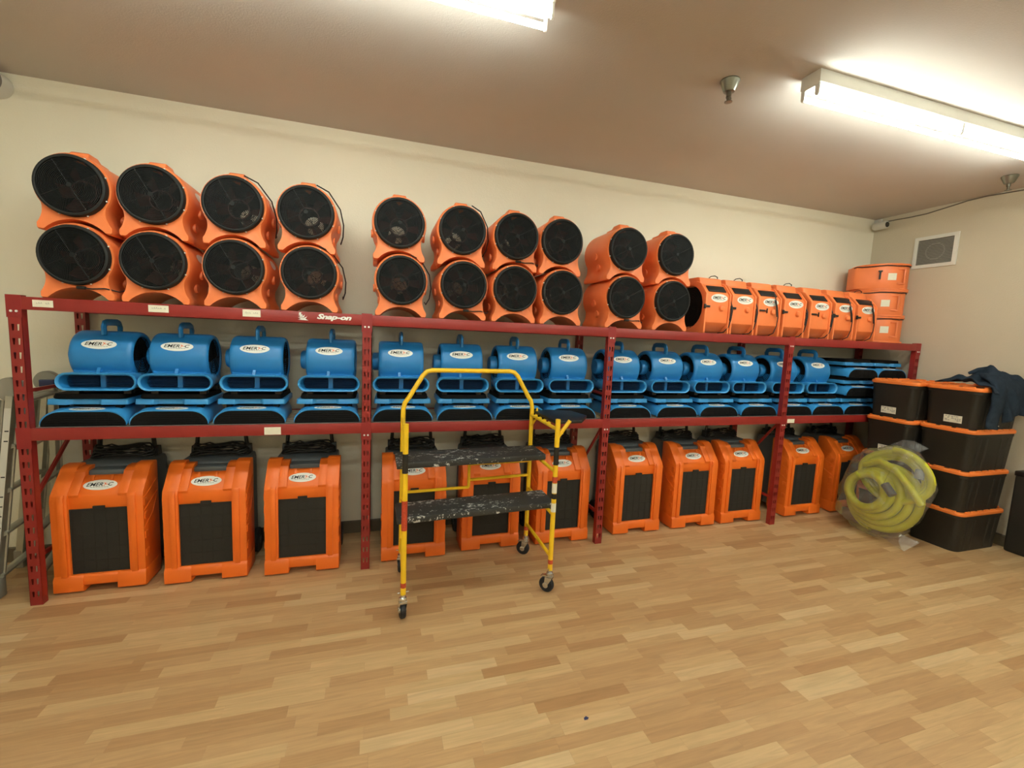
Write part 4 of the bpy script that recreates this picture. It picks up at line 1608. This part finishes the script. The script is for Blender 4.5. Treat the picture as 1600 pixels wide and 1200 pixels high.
pl.add([on_rail(-0.015, 0.10), on_rail(0.015, 0.10), on_rail(0.015, 0.80), on_rail(-0.015, 0.80)], [(0, 1, 2, 3)])
pl_o = pl.build('decal', M['paper'], lad, smooth=0)
tx = MB()
Vt, Ft = T_LADDER
tx.add([on_rail(0.011 - 0.022 * q, 0.34 - 0.22 * p_, 0.0008) for p_, q in Vt], Ft)
tx.build('lettering', M['ink'], pl_o, smooth=0)['kind'] = 'stuff'
a, b = Vector(secs[0][0]), Vector(secs[0][1])
pl = MB()
pl.add([on_rail(-0.016, 0.06), on_rail(0.016, 0.06), on_rail(0.016, 0.90), on_rail(-0.016, 0.90)], [(0, 1, 2, 3)])
pl_o = pl.build('decal', M['devwhite'], lad, smooth=0)
tx = MB()
for t in (0.17, 0.22, 0.40, 0.50, 0.55, 0.60, 0.66, 0.72):
    tx.add([on_rail(-0.006, t, 0.0008), on_rail(0.013, t, 0.0008), on_rail(0.013, t + 0.006, 0.0008), on_rail(-0.006, t + 0.006, 0.0008)], [(0, 1, 2, 3)])
tx.build('scale_marks', M['ink'], pl_o, smooth=0)['kind'] = 'stuff'


# ------------------------------------------------------------------ wall and ceiling fittings
vent = thing('wall_vent', 'square white-framed vent with grey louvres high on the end wall', 'vent', (XR, 0.012, 2.622))
W2, HV = 0.19, 0.325
MB().loft([[(-0.012, s * a, b) for s, a, b in ((-1, W2, 0), (1, W2, 0), (1, W2, HV), (-1, W2, HV))], [(0, s * a, b) for s, a, b in ((-1, W2, 0), (1, W2, 0), (1, W2, HV), (-1, W2, HV))],
           [(0, s * a, b) for s, a, b in ((-1, W2 - 0.035, 0.035), (1, W2 - 0.035, 0.035), (1, W2 - 0.035, HV - 0.035), (-1, W2 - 0.035, HV - 0.035))],
           [(-0.014, s * a, b) for s, a, b in ((-1, W2 - 0.035, 0.035), (1, W2 - 0.035, 0.035), (1, W2 - 0.035, HV - 0.035), (-1, W2 - 0.035, HV - 0.035))]], loop=True).build('frame', M['fixture'], vent, smooth=0)
MB().box(-0.002, -0.0005, -W2 + 0.03, W2 - 0.03, 0.03, HV - 0.03).build('back_plate', M['vent_dark'], vent, smooth=0)
MB().lathe([(0.085, -0.003), (0.085, -0.006), (0.075, -0.006), (0.075, -0.003)], (0, 0, HV / 2), 'x', 32, closed=True).build('fan_ring', M['vent_slat'], vent)
sl_ = MB()
for k in range(16):
    z = 0.042 + k * 0.0152
    sl_.add([(-0.006, -W2 + 0.035, z + 0.010), (-0.006, W2 - 0.035, z + 0.010), (-0.012, W2 - 0.035, z), (-0.012, -W2 + 0.035, z)], [(0, 1, 2, 3)])
lo_ = sl_.build('louvres', M['vent_slat'], vent, smooth=0)
lo_['kind'] = 'stuff'

sp0 = thing('sprinkler_head', 'chrome sprinkler head on the ceiling between the two strip lights', 'sprinkler', (3.887, -0.939, H))
MB().lathe([(0.052, 0.0), (0.054, -0.006), (0.036, -0.050), (0.030, -0.062), (0.020, -0.064), (0.0, -0.064)], (0, 0, 0), 'z', 28).build('escutcheon', M['gunmetal'], sp0)
mm = MB()
mm.lathe([(0.014, -0.060), (0.014, -0.085), (0.009, -0.090), (0.009, -0.112), (0.022, -0.115), (0.022, -0.118), (0.0, -0.119)], (0, 0, 0), 'z', 16)
for s in (-1, 1):
    mm.tube([(s * 0.012, 0, -0.082), (s * 0.017, 0, -0.095), (s * 0.006, 0, -0.112)], 0.003, 6)
mm.build('head', M['gunmetal'], sp0)
dup(sp0, (7.03, -0.70, H), 0.4, 'chrome sprinkler head beside the far end of the strip light above the totes')

cam_o = thing('security_camera', 'small white security camera up in the corner above the wall vent', 'camera', (7.40, 0.56, 3.14))
cam_o.scale = (1.25, 1.25, 1.25)
MB().lathe([(0.0, -0.055), (0.030, -0.055), (0.033, -0.045), (0.033, 0.045), (0.028, 0.055), (0.0, 0.055)], (-0.01, -0.03, 0), 'y', 20).build('body', M['devwhite'], cam_o)
MB().lathe([(0.0, -0.061), (0.022, -0.059), (0.024, -0.053), (0.0, -0.053)], (-0.01, -0.03, 0), 'y', 18).build('lens', M['devdark'], cam_o)
mm = MB().tube([(0.0, 0.0, 0.0), (0.03, 0.02, 0.035), (0.045, 0.03, 0.05)], 0.010, 8)
mm.box(0.035, 0.060, 0.0, 0.06, 0.02, 0.075)
mm.build('bracket', M['devwhite'], cam_o, bevel=0.003)
ck = MB().tube([(7.462, 0.56, 3.193), (7.462, 0.46, 3.192), (7.462, 0.29, 3.185), (7.462, 0.13, 3.186), (7.462, -0.10, 3.214), (7.462, -0.20, 3.228), (7.462, -0.34, 3.232), (7.462, -0.60, 3.215), (7.462, -1.2, 3.225), (7.462, -2.2, 3.222), (7.462, -4.0, 3.228), (7.462, -6.58, 3.225)], 0.0055, 6).build('cable', M['wire_grey'])
tag(ck, 'thin grey cable drooping along the top of the end wall', 'cable')

dev = thing('wall_alarm', 'white rounded alarm unit in the upper corner above the ladder', 'alarm', (-0.345, 0.585, 3.15))
MB().lathe([(0.0, -0.115), (0.048, -0.115), (0.066, -0.106), (0.076, -0.085), (0.076, 0.052), (0.0, 0.052)], (0, 0, 0.0), 'y', 32).build('body', M['devwhite'], dev)
MB().lathe([(0.0, -0.120), (0.036, -0.118), (0.046, -0.110), (0.0, -0.110)], (0, 0, 0.0), 'y', 24).build('speaker_opening', M['devdark'], dev)
mm = MB().lathe([(0.0776, -0.060), (0.0776, -0.045), (0.070, -0.045), (0.070, -0.060)], (0, 0, 0), 'y', 32, closed=True)
mm.build('seam_ring', M['ink_grey'], dev)

sc_ = MB().add([(-0.012, -0.006, 0.0012), (0.004, -0.009, 0.004), (0.014, 0.002, 0.0015), (0.002, 0.008, 0.006), (-0.010, 0.004, 0.003)], [(0, 1, 3, 4), (1, 2, 3)]).build('paper_scrap', M['navy_cap'], None, smooth=0)
sc_.location = (2.880, -1.551, 0.0)
tag(sc_, 'tiny crumpled blue scrap lying on the bare floor in front of the platform', 'litter')
